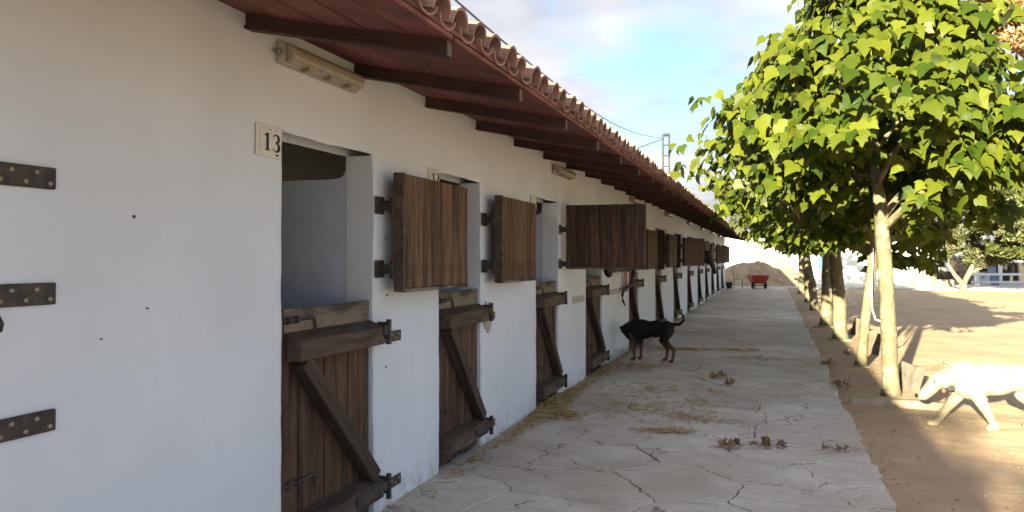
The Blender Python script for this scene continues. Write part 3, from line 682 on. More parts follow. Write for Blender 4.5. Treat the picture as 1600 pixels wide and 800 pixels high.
LEAVES = [leaf_shape(0.28, 0.22, 0, 1), leaf_shape(0.45, 0.12, 0, 2), leaf_shape(0.18, 0.30, 0, 3), leaf_shape(0.36, -0.05, 0, 4)]
LDATA = [([v.co.copy() for v in m.vertices], [tuple(p.vertices) for p in m.polygons]) for m in LEAVES]
SUNH = Vector((SUN_DIR.x, SUN_DIR.y, 0.55)).normalized()
def crown_leaves(seed, prof, n_clusters, size=(0.17, 0.30), gap=None, low=0):
    """leaf placements (matrix, shape) inside a crown whose radius follows prof [(z, r)...]; clusters are rosettes at twig ends"""
    r = random.Random(seed); res = []; tw = []
    zs = [p[0] for p in prof]
    def rad(z):
        for (a, ra), (b, rb) in zip(prof[:-1], prof[1:]):
            if a <= z <= b: return ra + (rb - ra) * (z - a) / (b - a)
        return 0.2
    for c in range(n_clusters + low):
        z = r.uniform(zs[0], zs[-1])
        while r.random() > (rad(z) / 2.4) ** 1.2: z = r.uniform(zs[0], zs[-1])
        t = r.uniform(0, 2 * math.pi)
        if c >= n_clusters: z = r.uniform(1.42, 2.4); t = r.uniform(-0.9, 0.9)      # boughs hanging low on the yard side
        lump = 0.76 + 0.42 * noise.noise(Vector((math.cos(t) * 1.5, math.sin(t) * 1.5, z * 0.9 + seed * 3.1))) + 0.22 * noise.noise(Vector((math.cos(t) * 4, math.sin(t) * 4, z * 2.6 + seed)))
        if gap and z < 2.8 and abs(((t - gap + math.pi) % (2 * math.pi)) - math.pi) < 0.34: continue
        if noise.noise(Vector((math.cos(t) * 2.4, math.sin(t) * 2.4, z * 1.7 + seed * 1.7))) < -0.22: continue
        u = r.random(); f = (0.76 + 0.28 * r.random()) if u < 0.68 else (r.uniform(0.35, 0.8) if u < 0.95 else r.uniform(1.05, 1.3))
        rr = rad(z) * f * (lump + 0.2)
        if c >= n_clusters: rr = r.uniform(0.6, 1.75)
        c0 = Vector((rr * math.cos(t), rr * math.sin(t), z))
        if gap and z > 4.05 and c0.x * 0.947 + c0.y * 0.32 > 0.95 - 0.35 * (z - 4.05): continue
        tw.append(c0)
        outw = Vector((math.cos(t), math.sin(t), 0.25))
        k = r.randint(4, 9)
        for q in range(k):
            az = 2 * math.pi * q / k + r.uniform(-0.4, 0.4); pd = r.uniform(0.06, 0.20)
            dirv = Vector((math.cos(az), math.sin(az), 0)) * 0.8 + outw * 0.55
            p = c0 + dirv.normalized() * pd + Vector((0, 0, r.uniform(-0.07, 0.07)))
            tip = (dirv.normalized() * 0.7 + Vector((0, 0, -r.uniform(0.45, 1.1)))).normalized()
            nrm = (SUNH * r.uniform(-0.1, 0.8) + outw * 0.45 + Vector((0, 0, 0.4)) + Vector((r.uniform(-.7, .7), r.uniform(-.7, .7), r.uniform(-.4, .4))))
            nrm = (nrm - tip * nrm.dot(tip)).normalized(); xa = tip.cross(nrm)
            s = size[0] + (size[1] - size[0]) * r.random() ** 1.3
            m = Matrix((xa, tip, nrm)).transposed().to_4x4(); m.translation = p
            res.append((m @ Matrix.Scale(s, 4), r.randrange(4)))
    return res, tw
def leaves_mesh(name, pl, material):
    V_, F_ = [], []
    for m, k in pl:
        vs, fs = LDATA[k]; b = len(V_)
        V_ += [m @ v for v in vs]; F_ += [tuple(b + i for i in f) for f in fs]
    me = bpy.data.meshes.new(name); me.from_pydata(V_, [], F_); me.materials.append(material)
    for p in me.polygons: p.use_smooth = True
    return me
def wood_mesh(name, trunk, rads, tips, material, seed, zfork, limbs=9, n=12, flare=1.25):
    """tapered trunk, limbs that leave it above zfork and fork towards the leaf clusters"""
    r = random.Random(seed); bm = bmesh.new()
    P = [Vector(p) for p in trunk]
    pts, rr = [], []
    for i in range(len(P) - 1):
        k = max(2, int((P[i + 1] - P[i]).length / 0.12))
        for q in range(k):
            t = q / k; p = P[i].lerp(P[i + 1], t)
            pts.append(p + Vector((noise.noise(p * 2 + Vector((seed, 0, 0))), noise.noise(p * 2 + Vector((0, seed, 0))), 0)) * 0.016)
            rr.append((rads[i] + (rads[i + 1] - rads[i]) * t) * (1 + 0.07 * noise.noise(p * 5 + Vector((seed, 1, 1)))))
    pts.append(P[-1]); rr.append(rads[-1])
    for i in range(len(rr)):
        if pts[i].z < 0.25: rr[i] *= 1 + (flare - 1) * (1 - max(0, pts[i].z) / 0.25) ** 2
    pts.insert(0, pts[0] - Vector((0, 0, 0.12))); rr.insert(0, rr[0] * 1.05)
    tube(bm, pts, rr, n)
    up = [(p, q) for p, q in zip(pts, rr) if p.z > zfork]
    for k in range(limbs):
        if not up: break
        p, q = up[int(len(up) * (k / limbs) ** 1.2)]; 
        tip = min(r.sample(tips, min(14, len(tips))), key=lambda c: abs((c.z - p.z) - 0.7) + (0.3 if (c - p).length < 0.8 else 0) + 0.8 * abs(((math.atan2(c.y - p.y, c.x - p.x) - 2.4 * k + math.pi) % (2 * math.pi)) - math.pi))
        mid = p.lerp(tip, 0.5) + Vector((r.uniform(-.1, .1), r.uniform(-.1, .1), 0.12))
        tube(bm, [p, p.lerp(mid, 0.5) + Vector((0, 0, 0.03)), mid, tip], [min(q * 0.75, 0.055), min(q * 0.6, 0.042), 0.026, 0.010], 6)
        for _ in range(5):
            t2 = min(r.sample(tips, min(20, len(tips))), key=lambda c: (c - mid).length)
            tube(bm, [mid.lerp(tip, r.uniform(0, 0.7)), mid.lerp(t2, 0.55) + Vector((0, 0, 0.05)), t2], [0.018, 0.012, 0.006], 5)
    return M(bm, name, material, True)
PROF = [(1.8, 0.9), (2.1, 1.5), (2.6, 2.0), (3.2, 2.1), (3.9, 1.75), (4.6, 1.3), (5.2, 0.85), (5.8, 0.35)]
def street_tree(x, y, trunk, rads, seed, parts, label, nclu=330, prof=PROF, gap=None, low=0, share=None, size=(0.085, 0.205)):
    root = O('broadleaf_tree', None, None, (x, y, -0.04), (0, 0, 0), label=label, cat='tree', group='broad-leaved trees lining the path')
    if share: pl, tw = share
    else: pl, tw = crown_leaves(seed, prof, nclu, size, gap, low)
    O('trunk', wood_mesh('trunk', trunk, rads, tw, BARK, seed, 1.9), root)
    cx_ = trunk[-2][0], trunk[-2][1]
    if parts:
        view = (cam.location - Vector((x, y, 3.2))).normalized()
        key = sorted(range(len(pl)), key=lambda i: -((pl[i][0].translation - Vector((0, 0, 3.2))).dot(view) - 0.5 * max(0, pl[i][0].translation.z - 4.7)))
        sel = set(key[:parts]); rest = [pl[i] for i in range(len(pl)) if i not in sel]
        for i in sorted(sel):
            o = O('leaf', LEAVES[pl[i][1]], root); o.matrix_local = pl[i][0]
        O('crown', leaves_mesh('crown', rest, LEAF), root, kind='stuff')
        return None
    me = leaves_mesh('crown', pl, LEAF)
    O('crown', me, root, kind='stuff')
    return me, tw
TX = 3.66
street_tree(3.69, 10.15, [(0, 0, 0), (-0.03, 0.0, 0.9), (-0.07, 0, 1.7), (-0.12, 0, 2.25), (-0.17, 0.03, 2.8), (-0.2, 0, 4.0), (-0.15, 0, 5.2)], [0.097, 0.088, 0.083, 0.078, 0.045, 0.032, 0.012], 11, 300,
            'nearest pale-barked broad-leaved tree, its full trunk standing beside the white dog', 1120, prof=[(2.25, 0.9), (2.5, 1.6), (2.9, 2.0), (3.3, 2.1), (3.8, 1.75), (4.2, 1.35), (4.7, 0.95), (5.2, 0.6), (5.7, 0.25)], gap=math.atan2(-10.15, -1.34))
street_tree(3.60, 12.6, [(0, 0, 0), (0.08, 0, 0.8), (0.16, 0, 1.5), (0.12, 0, 2.0), (-0.05, 0, 2.6), (0.0, 0, 4.0), (0, 0, 5.2)], [0.075, 0.068, 0.07, 0.068, 0.05, 0.035, 0.012], 12, 240,
            'second tree of the row, with a slim leaning trunk and ropes hanging beside it', 680)
street_tree(3.63, 16.6, [(0, 0, 0), (-0.02, 0, 0.8), (-0.08, 0, 1.5), (-0.14, 0, 2.1), (-0.1, 0, 2.8), (0, 0, 4.0), (0, 0, 5.2)], [0.135, 0.125, 0.12, 0.115, 0.08, 0.04, 0.012], 13, 140,
            'third tree of the row, thick trunk shaded at the top and lit near the ground', 620, low=130)
far = [(3.55, 19.7, [(0, 0, 0), (0.03, 0, 0.8), (0.05, 0, 1.6), (0.1, 0, 2.2), (0.0, 0, 4.0), (0, 0, 5.2)], [0.14, 0.13, 0.125, 0.11, 0.05, 0.012], 'fourth tree of the row, thick dark trunk just left of the third'),
       (3.6, 25.8, [(0, 0, 0), (-0.08, 0, 0.8), (-0.2, 0, 1.5), (-0.3, 0, 2.1), (-0.1, 0, 4.0), (0, 0, 5.2)], [0.13, 0.12, 0.11, 0.10, 0.05, 0.012], 'fifth tree of the row, trunk leaning towards the stable'),
       (3.6, 30.6, [(0, 0, 0), (-0.03, 0, 0.8), (-0.05, 0, 1.5), (0, 0, 2.1), (0.0, 0, 4.0), (0, 0, 5.2)], [0.11, 0.10, 0.10, 0.09, 0.05, 0.012], 'sixth tree of the row, upright slender trunk'),
       (3.62, 38.0, [(0, 0, 0), (0, 0, 0.8), (0.0, 0, 1.5), (0, 0, 2.1), (0.0, 0, 4.0), (0, 0, 5.2)], [0.15, 0.14, 0.14, 0.12, 0.05, 0.012], 'farthest tree of the row, at the end of the path')]
for k, (x, y, tr, rd, lab) in enumerate(far):
    street_tree(x, y, tr, rd, 21 + k, 0, lab, 500, [(1.9, 0.7), (2.2, 1.6), (2.7, 2.0), (3.3, 2.1), (4.0, 1.8), (4.6, 1.4), (5.2, 0.8), (5.6, 0.3)])
# an unseen neighbour behind the photographer whose top shades the ground in front of the white dog
street_tree(-0.3, -19.0, [(0, 0, 0), (0, 0, 1.5), (0.0, 0, 2.5), (0, 0, 3.5), (0, 0, 4.6)], [0.14, 0.13, 0.11, 0.06, 0.02], 41, 0, 'broad-leaved tree behind the viewpoint, shading the soil', 620,
            [(1.9, 1.2), (2.2, 2.6), (2.9, 3.3), (3.6, 3.5), (4.6, 3.5), (5.3, 3.2), (5.7, 2.4)])

# ------------------------------------------------------------------ trees beyond the yard
def small_leaf_tree(name, loc, limbs, clumps, leafsize, per_m3, lmat, bmat, label, cat='tree', seed=1, flat=1.0):
    r = random.Random(seed); root = O(name, None, None, loc, label=label, cat=cat)
    bm = bmesh.new()
    for pts, rad in limbs: tube(bm, pts, rad, 9)
    O('trunk', M(bm, 'trunk', bmat, True), root)
    V_, F_ = [], []
    for (c, rx, ry, rz, dens) in clumps:
        c = Vector(c); n = int(per_m3 * rx * ry * rz * dens)
        for _ in range(n):
            d = Vector((r.gauss(0, 1), r.gauss(0, 1), r.gauss(0, 1))).normalized(); f = r.uniform(0.55, 1.0) ** 0.6
            f *= 0.85 + 0.35 * noise.noise(d * 2.3 + c)
            p = c + Vector((d.x * rx, d.y * ry, d.z * rz)) * f
            a = (d * 0.6 + Vector((r.uniform(-1, 1), r.uniform(-1, 1), r.uniform(-1, 1)))).normalized(); b = a.cross(Vector((r.uniform(-1, 1), r.uniform(-1, 1), r.uniform(-1, 1)))).normalized()
            s = leafsize * r.uniform(0.6, 1.3); i = len(V_)
            V_ += [p - a * s, p + b * s * 0.38, p + a * s, p - b * s * 0.38]; F_.append((i, i + 1, i + 2, i + 3))
    me = bpy.data.meshes.new('crown'); me.from_pydata(V_, [], F_); me.materials.append(lmat); O('crown', me, root, kind='stuff')
    return root
r_ = random.Random(5)
ol = pix(1505, 453, 38.4); ol.z = -0.04
limbs = [([(0, 0, -0.1), (0.0, 0, 0.35)], [0.19, 0.15]), ([(0, 0, 0.3), (-0.35, 0, 0.75), (-0.65, 0.1, 1.3), (-0.75, 0, 2.1)], [0.14, 0.10, 0.085, 0.05]),
         ([(0, 0, 0.3), (0.22, 0, 0.8), (0.5, 0, 1.45), (0.62, 0.1, 2.3)], [0.14, 0.12, 0.10, 0.05]), ([(0.25, 0, 0.85), (0.7, 0, 1.1), (1.3, 0, 1.3)], [0.07, 0.06, 0.03])]
cl = [((-0.95, 0, 2.3), 0.75, 0.8, 0.75, 1), ((-0.2, -0.2, 2.6), 0.7, 0.7, 0.7, 1), ((0.75, 0, 1.75), 0.75, 0.7, 0.55, 1), ((1.5, 0, 1.75), 0.7, 0.6, 0.5, 1), ((2.0, 0, 2.3), 0.6, 0.6, 0.5, .8), ((-1.05, 0, 3.3), 0.6, 0.6, 0.7, .9), ((0.3, 0.3, 3.0), 0.7, 0.7, 0.6, 1), ((-0.5, 0.3, 3.7), 0.5, 0.5, 0.5, .8), ((0.95, 0.2, 3.4), 0.7, 0.7, 0.5, 1)]
small_leaf_tree('olive_tree', ol, limbs, [(c, a * 1.25, b * 1.25, d * 1.2, 1) for c, a, b, d, e in cl], 0.10, 2900, OLIVE, BARK_D, 'small olive tree with forked trunk in front of the fence', seed=3)
pt = pix(1640, 462, 34.0); pt.z = -0.04
cl = []
for k in range(46):
    t = r_.uniform(0, 2 * math.pi); z = r_.uniform(2.4, 9.5); rr = (4.0 - 0.28 * (z - 2.4)) * r_.uniform(0.35, 1.0)
    cl.append(((rr * math.cos(t), rr * math.sin(t), z - 0.12 * rr), r_.uniform(0.7, 1.2), r_.uniform(0.7, 1.2), r_.uniform(0.35, 0.6), 1))
limbs = [([(0, 0, -0.1), (-0.05, 0, 0.3), (-0.1, 0, 2.2), (0, 0, 5), (0, 0, 9.4)], [0.62, 0.42, 0.33, 0.22, 0.05])] + [([(0, 0, c[0][2] - 0.7 if c[0][2] > 3 else 2.3), (c[0][0] * 0.6, c[0][1] * 0.6, c[0][2] - 0.3), c[0]], [0.10, 0.06, 0.02]) for c in cl[::2]]
for px_, py_, d_ in ((1562, 330, 33), (1592, 362, 33), (1578, 292, 34), (1545, 352, 35), (1600, 320, 33), (1555, 270, 35), (1598, 390, 34), (1572, 385, 35), (1610, 275, 34)):
    q_ = pix(px_, py_, d_) - pt; cl.append((tuple(q_), 0.95, 0.9, 0.5, 1.3))
small_leaf_tree('feathery_tree', pt, limbs, cl, 0.17, 900, PINE, BARK, 'large feathery yellow-green tree at the right edge behind the fence', seed=4)
sb_ = pix(1490, 440, 49); sb_.z = -0.04
cl2 = [((r_.uniform(-2.1, 2.1), r_.uniform(-0.8, 0.8), r_.uniform(0.7, 3.4)), r_.uniform(0.6, 1.0), r_.uniform(0.6, 0.9), r_.uniform(0.5, 0.8), 1) for _ in range(22)]
small_leaf_tree('grey_green_shrub', sb_, [([(0.3 * k, 0, -0.1), (0.6 * k, 0.1, 1.4), (0.9 * k, 0, 2.8)], [0.07, 0.05, 0.02]) for k in (-2, -1, 0, 1, 2)], cl2, 0.12, 900, OLIVE, BARK_D, 'tall grey-green shrub filling the gap behind the olive tree', 'shrub', seed=9)
bt = pix(1655, 440, 52); bt.z = -0.04
cl = [((r_.uniform(-5.0, 2.5), r_.uniform(-2, 2), r_.uniform(16.2, 20.5)), r_.uniform(0.8, 1.3), r_.uniform(0.8, 1.3), r_.uniform(0.6, 1.0), 1) for _ in range(36)]
limbs = [([(0, 0, -0.1), (0, 0, 6), (0.2, 0, 13), (0, 0, 19)], [0.5, 0.4, 0.28, 0.06])] + [([(0.2, 0, 13), Vector(c[0]) * 0.5 + Vector((0.1, 0, 7.2)), c[0]], [0.14, 0.08, 0.03]) for c in cl]
small_leaf_tree('autumn_tree', bt, limbs, cl, 0.24, 420, BROWNLEAF, BARK_D, 'tall tree with orange-brown autumn leaves at the top right corner', seed=6)

# ------------------------------------------------------------------ far end of the yard
WALLW = mat('white_boundary_wall', (0.74, 0.74, 0.74), 0.9, (0.80, 0.80, 0.79), 0.7, bump=0.15)
bw = O('boundary_wall', boxm('boundary_wall', WALLW, -9, 15.2, 55, 55.25, -0.1, 2.9, 0.02), label='white boundary wall across the far end of the yard', cat='wall')
O('wall_coping', boxm('wall_coping', WALLW, -9.05, 15.25, 54.95, 55.3, 2.903, 2.97, 0.015), bw)
O('dark_doorway', boxm('dark_doorway', mat('dark_door', (0.02, 0.02, 0.025), 0.6, (0.03, 0.03, 0.035), 5), 5.45, 5.9, 54.975, 55.01, 0.0, 1.95, 0.01), bw)
tq = pix(1277, 410, 56); bm = bmesh.new()
TEAL = mat('teal_paint', (0.03, 0.30, 0.34), 0.7, (0.06, 0.40, 0.42), 8)
f = bm.faces.new([bm.verts.new((tq.x + 0.30 * (1 + 0.35 * math.sin(5 * t)) * math.cos(t), 54.985, tq.z + 0.34 * (1 + 0.3 * math.cos(3 * t)) * math.sin(t))) for t in [2 * math.pi * i / 26 for i in range(26)]])
O('teal_paint_mark', M(bm, 'teal_paint_mark', TEAL), bw, label='teal daub of paint')
# heap of soil behind the wheelbarrow
bm = bmesh.new(); G = 56; hv = []
for j in range(G):
    for i in range(G):
        u, v = i / (G - 1) * 2 - 1, j / (G - 1) * 2 - 1; p = Vector((u * 3.1, v * 2.4, 0)); rr = math.sqrt(u * u + v * v)
        h = 1.42 * max(0, 1 - rr ** 1.7) * (1 - 0.25 * u * 0.6) + (0.16 * noise.noise(p * 1.3) + 0.07 * noise.noise(p * 4) + 0.03 * noise.noise(p * 11)) * min(1, max(0, 1.15 - rr) * 2) - 0.05
        hv.append(bm.verts.new((p.x, p.y, h)))
for j in range(G - 1):
    for i in range(G - 1): bm.faces.new((hv[j * G + i], hv[j * G + i + 1], hv[(j + 1) * G + i + 1], hv[(j + 1) * G + i]))
HEAP = mat('heap_soil', (0.31, 0.215, 0.13), 0.95, (0.47, 0.36, 0.23), 3, 9, bump=0.7, bscale=9)
heap_me = M(bm, 'soil_heap', HEAP, True); sand_me = heap_me.copy(); sand_me.materials.clear(); sand_me.materials.append(mat('yellow_sand', (0.46, 0.40, 0.16), 0.95, (0.56, 0.50, 0.26), 2, bump=0.4))
O('sand_heap', sand_me, None, (2.2, 51.9, 0), (0, 0, 2.1), (0.75, 0.9, 1.22), label='sunlit yellow-green heap behind the brown heap', cat='heap')
O('soil_heap', heap_me, None, (1.35, 48.2, 0), label='brown heap of soil behind the red wheelbarrow', cat='heap')
# fence, barrel, bales, cart on the right
WPAINT = mat('white_paint', (0.68, 0.69, 0.70), 0.6, (0.76, 0.76, 0.76), 4); BLUEP = mat('blue_grey_panel', (0.15, 0.20, 0.30), 0.7, (0.20, 0.25, 0.35), 3)
fr = pix(1540, 446, 45); fr.z = -0.04
fn = O('paddock_fence', None, None, fr, (0, 0, YAW), label='white painted rail fence with a blue-grey panel at the right edge', cat='fence')
for x in (-0.5, 0.86, 2.6, 4.4): O('fence_post', boxm('fence_post', WPAINT, x - 0.09, x + 0.09, -0.07, 0.07, -0.1, 1.72, 0.01), fn)
for z in (1.42, 0.68, 0.22): O('fence_rail', boxm('fence_rail', WPAINT, -0.9, 4.8, -0.115, -0.072, z - 0.07, z + 0.07, 0.008), fn)
O('fence_panel', boxm('fence_panel', BLUEP, 0.25, 0.76, -0.06, -0.02, 0.02, 0.60, 0.008), fn, label='blue-grey board on the fence')
O('fence_panel', boxm('fence_panel', BLUEP, 0.12, 0.62, 0.0, 0.04, 0.76, 1.34, 0.008), fn)
DARKW = mat('dark_shed_boards', (0.03, 0.028, 0.027), 0.8, (0.06, 0.052, 0.045), 4, stretch=(1, 1, 6), bump=0.3)
sh = O('dark_shed', None, None, pix(1575, 440, 52).xy.to_3d(), (0, 0, YAW), label='low dark open shed behind the white fence', cat='shed')
O('shed_back', boxm('shed_back', DARKW, -3.2, 7, 2.6, 2.7, -0.1, 2.2, 0.01), sh); O('shed_roof', boxm('shed_roof', BARK_D, -3.5, 7.3, -0.3, 3.0, 2.2, 2.32, 0.02), sh)
for x in (-3.1, 0.2, 3.5, 6.8): O('shed_post', boxm('shed_post', DARKW, x - 0.08, x + 0.08, -0.1, 0.06, -0.1, 2.2, 0.01), sh)
BARR = mat('brown_band', (0.16, 0.11, 0.07), 0.8, (0.27, 0.20, 0.13), 3, stretch=(1, 1, 5), bump=0.3)
bp_ = pix(1503, 441, 47); br = O('water_butt', None, None, (bp_.x, bp_.y, -0.04), label='brown round water butt behind the forked olive trunk', cat='water butt')
O('butt_body', tubem('butt_body', BARR, [(0, 0, 0), (0, 0, 0.3), (0, 0, 0.75), (0, 0, 1.2), (0, 0, 1.5)], [0.5, 0.58, 0.62, 0.58, 0.5], 20), br)
for z in (0.25, 0.62, 0.95, 1.3): O('hoop', tubem('hoop', BARK_D, [(0, 0, z - 0.03), (0, 0, z + 0.03)], 0.60 if 0.4 < z < 1.1 else 0.575, 20), br)
BALE = mat('straw_bale', (0.36, 0.26, 0.13), 0.95, (0.52, 0.41, 0.24), 8, stretch=(0.5, 3, 3), bump=0.7)
bl = pix(1452, 447, 43.6)
for k, (x, z, lab) in enumerate(((-0.35, 0, 'left straw bale on the ground by the cart wheel'), (0.72, 0, 'right straw bale on the ground by the cart wheel'), (-0.1, 0.42, 'straw bale lying on top of the other two'))):
    o = O('straw_bale', boxm('straw_bale', BALE, -0.5, 0.5, -0.25, 0.25, 0, 0.41, 0.05, 0.015), None, (bl.x + x, bl.y + 0.1 * k, z - 0.035), (0, 0, YAW + 0.1 * (k - 1)), label=lab, cat='straw bale', group='straw bales by the fence')
    for s in (-0.2, 0.2): O('twine', boxm('twine', BARK_D, s - 0.006, s + 0.006, -0.262, 0.262, -0.002, 0.418, 0), o)
ct = pix(1478, 447, 44.5); cart = O('handcart', None, None, (ct.x, ct.y, -0.04), (0, 0, YAW), label='dark two-wheeled handcart standing beside the straw bales', cat='cart')
def wheel_mesh(rad, tyre_r, spokes=8):
    bm = bmesh.new(); n = 20
    tube(bm, [(0, rad * math.cos(2 * math.pi * k / n), rad * math.sin(2 * math.pi * k / n)) for k in range(n + 1)], tyre_r, 6, False)
    return bm
for s in (-0.45, 0.45):
    wv = O('wheel', M(wheel_mesh(0.36, 0.035), 'wheel', IRON, True), cart, (s, 0, 0.40))
    bm = bmesh.new()
    for k in range(5): tube(bm, [(0, 0.35 * math.cos(k * math.pi / 5), 0.35 * math.sin(k * math.pi / 5)), (0, -0.35 * math.cos(k * math.pi / 5), -0.35 * math.sin(k * math.pi / 5))], 0.012, 5)
    tube(bm, [(-0.05, 0, 0), (0.05, 0, 0)], 0.05, 8); O('spokes', M(bm, 'spokes', IRON), wv)
bm = bmesh.new(); box(bm, -0.4, 0.4, -0.6, 0.6, 0.42, 0.47)
for s in (-0.4, 0.37): box(bm, s, s + 0.03, -0.6, 0.6, 0.47, 0.85)
for s in (-0.6, 0.57): box(bm, -0.37, 0.37, s, s + 0.03, 0.47, 0.85)
O('cart_bed', M(bm, 'cart_bed', DARKW), cart); bm = bmesh.new(); tube(bm, [(-0.45, 0, 0.40), (0.45, 0, 0.40)], 0.025, 6); O('axle', M(bm, 'axle', IRON), cart)

# ------------------------------------------------------------------ red wheelbarrow
RED = mat('red_paint', (0.42, 0.035, 0.022), 0.45, (0.34, 0.05, 0.035), 6, spec=0.4); overlay(RED, (0.25, 0.14, 0.10), 10, 0.58, 0.72, strength=0.5)
RUB = mat('rubber', (0.02, 0.02, 0.02), 0.8, (0.035, 0.033, 0.03), 8)
wb = O('wheelbarrow', None, None, (1.66, 41.6, 0), (0, 0, YAW * 0.9), label='red wheelbarrow standing at the far end of the path', cat='wheelbarrow')
bm = bmesh.new()
def ringz(z, hx, y0, y1, t=0): return [(-hx, y0, z), (hx, y0, z), (hx, y1, z), (-hx, y1, z)]
o_ = [[bm.verts.new(p) for p in ringz(z, hx, a, b)] for z, hx, a, b in ((0.28, 0.30, -0.28, 0.38), (0.69, 0.45, -0.46, 0.62), (0.69, 0.425, -0.435, 0.595), (0.305, 0.28, -0.26, 0.36))]
for a, b in zip(o_[:-1], o_[1:]):
    for i in range(4): bm.faces.new((a[i], a[(i + 1) % 4], b[(i + 1) % 4], b[i]))
bm.faces.new(o_[0][::-1]); bm.faces.new(o_[3]); bevel(bm, 0.012, 2); O('tub', M(bm, 'tub', RED), wb)
bm = bmesh.new(); tube(bm, [(-0.455, -0.465, 0.69), (0.455, -0.465, 0.69), (0.455, 0.625, 0.69), (-0.455, 0.625, 0.69), (-0.455, -0.465, 0.69)], 0.015, 6); O('rim', M(bm, 'rim', RED), wb)
for s in (-1, 1):
    wv = O('wheel', M(wheel_mesh(0.135, 0.05), 'wheel', RUB, True), wb, (s * 0.32, -0.12, 0.185))
    O('hub', tubem('hub', IRON, [(-0.04, 0, 0), (0.04, 0, 0)], 0.085, 10), wv)
    bm = bmesh.new(); tube(bm, [(s * 0.22, -0.28, 0.02), (s * 0.24, -0.2, 0.27), (s * 0.26, 0.5, 0.3), (s * 0.28, 1.15, 0.62)], 0.017, 6); O('handle', M(bm, 'handle', IRON), wb)
bm = bmesh.new(); tube(bm, [(-0.32, -0.12, 0.185), (0.32, -0.12, 0.185)], 0.02, 6); tube(bm, [(-0.22, -0.27, 0.06), (0.22, -0.27, 0.06)], 0.014, 6); tube(bm, [(-0.24, -0.25, 0.2), (0.24, -0.25, 0.2)], 0.014, 6); O('axle', M(bm, 'axle', IRON), wb)

# ------------------------------------------------------------------ small things by the far gable
GREYM = mat('grey_metal', (0.16, 0.16, 0.16), 0.5, (0.24, 0.23, 0.22), 8)
ch = O('metal_stool_frame', None, None, (0.42, 42.1, 0), label='thin metal frame seat standing by the far gable', cat='seat')
for x in (0, 0.42):
    for yy in (0, 0.4): O('leg', tubem('leg', GREYM, [(x, yy, 0), (x, yy, 0.46)], 0.016, 6), ch)
O('seat', boxm('seat', GREYM, -0.02, 0.44, -0.02, 0.42, 0.461, 0.49, 0.006), ch)
bm = bmesh.new(); tube(bm, [(0.0, 0, 0.49), (-0.06, 0, 0.92), (-0.06, 0.4, 0.92), (0, 0.4, 0.49)], 0.014, 6); O('back_frame', M(bm, 'back_frame', GREYM), ch)
bk = O('black_bucket', None, None, (0.22, 41.4, 0), label='black bucket at the foot of the far gable', cat='bucket')
bm = bmesh.new(); tube(bm, [(0, 0, 0), (0, 0, 0.34), (0, 0, 0.341), (0, 0, 0.05)], [0.13, 0.18, 0.165, 0.12], 14); O('bucket_body', M(bm, 'bucket_body', RUB), bk)
bm = bmesh.new(); tube(bm, [(0.17 * math.cos(R(a)), 0.02, 0.33 + 0.17 * math.sin(R(a)) * 0.6) for a in range(0, 181, 20)], 0.006, 5); O('handle', M(bm, 'handle', IRON), bk)

# ------------------------------------------------------------------ power pole and cables
CEM = mat('pole_concrete', (0.035, 0.036, 0.038), 0.9, (0.055, 0.055, 0.055), 2)
pb = pix(1041, 403, 62); pole = O('lattice_pole', None, None, (pb.x, pb.y, -0.05), (0, 0, YAW), label='pale lattice power pole rising behind the stable roof', cat='pole')
PH = pix(1041, 212, 62).z
for sx in (-1, 1): O('pole_leg', boxm('pole_leg', CEM, sx * 0.25 - 0.06, sx * 0.25 + 0.06, -0.1, 0.1, 0, PH, 0.01), pole)
zz_ = 0.5
while zz_ < PH - 0.2:
    O('rung', boxm('rung', CEM, -0.188, 0.188, -0.06, 0.06, zz_, zz_ + 0.10, 0.01), pole); zz_ += 0.85
O('pole_cap', boxm('pole_cap', CEM, -0.30, 0.30, -0.17, 0.17, PH + 0.002, PH + 0.22, 0.06), pole)
CABLE = mat('cable', (0.10, 0.12, 0.14), 0.6)
def cable(pts2d, A, Bp, rad, label):
    """cable hung in the vertical plane through A and Bp, heights taken at the measured directions"""
    pts = []
    a = YAW
    for px, py in pts2d:
        t = (px - 800) / 1200; dirx = t * math.cos(a) - math.sin(a); diry = t * math.sin(a) + math.cos(a)
        ex, ey = Bp[0] - A[0], Bp[1] - A[1]; den = dirx * ey - diry * ex
        s = ((A[0] - 2.35) * ey - A[1] * ex) / den
        pts.append((2.35 + dirx * s, diry * s, 1.6 + (403 - py) / 1200 * s))
    c = bpy.data.curves.new('cable', 'CURVE'); c.dimensions = '3D'; c.bevel_depth = rad; c.bevel_resolution = 1
    sp_ = c.splines.new('NURBS'); sp_.points.add(len(pts) - 1); sp_.use_endpoint_u = True; sp_.order_u = 4
    for q, p in zip(sp_.points, pts): q.co = (*p, 1)
    tmp = bpy.data.objects.new('tmp', c); COL.objects.link(tmp); dg = bpy.context.evaluated_depsgraph_get(); me = bpy.data.meshes.new_from_object(tmp.evaluated_get(dg)); bpy.data.objects.remove(tmp)
    me.materials.clear(); me.materials.append(CABLE)
    O('cable', me, label=label, cat='cable')
top = pix(1041, 214, 62)
cable([(640, -62), (680, -28), (712, 0), (780, 60), (850, 117), (905, 160), (950, 190), (990, 208), (1015, 214), (1036, 215)], (-2.0, 9.0), (top.x, top.y), 0.017, 'long sagging cable running above the roof edge to the pole')
cable([(1046, 215), (1070, 219), (1100, 224), (1140, 230), (1200, 236)], (top.x, top.y), (14.0, 70.0), 0.03, 'cable leaving the pole towards the trees on the right')
cable([(1036, 217), (1020, 223), (1000, 230), (960, 244)], (-5.5, 39.6), (top.x, top.y), 0.03, 'short cable dropping from the pole to the roof')

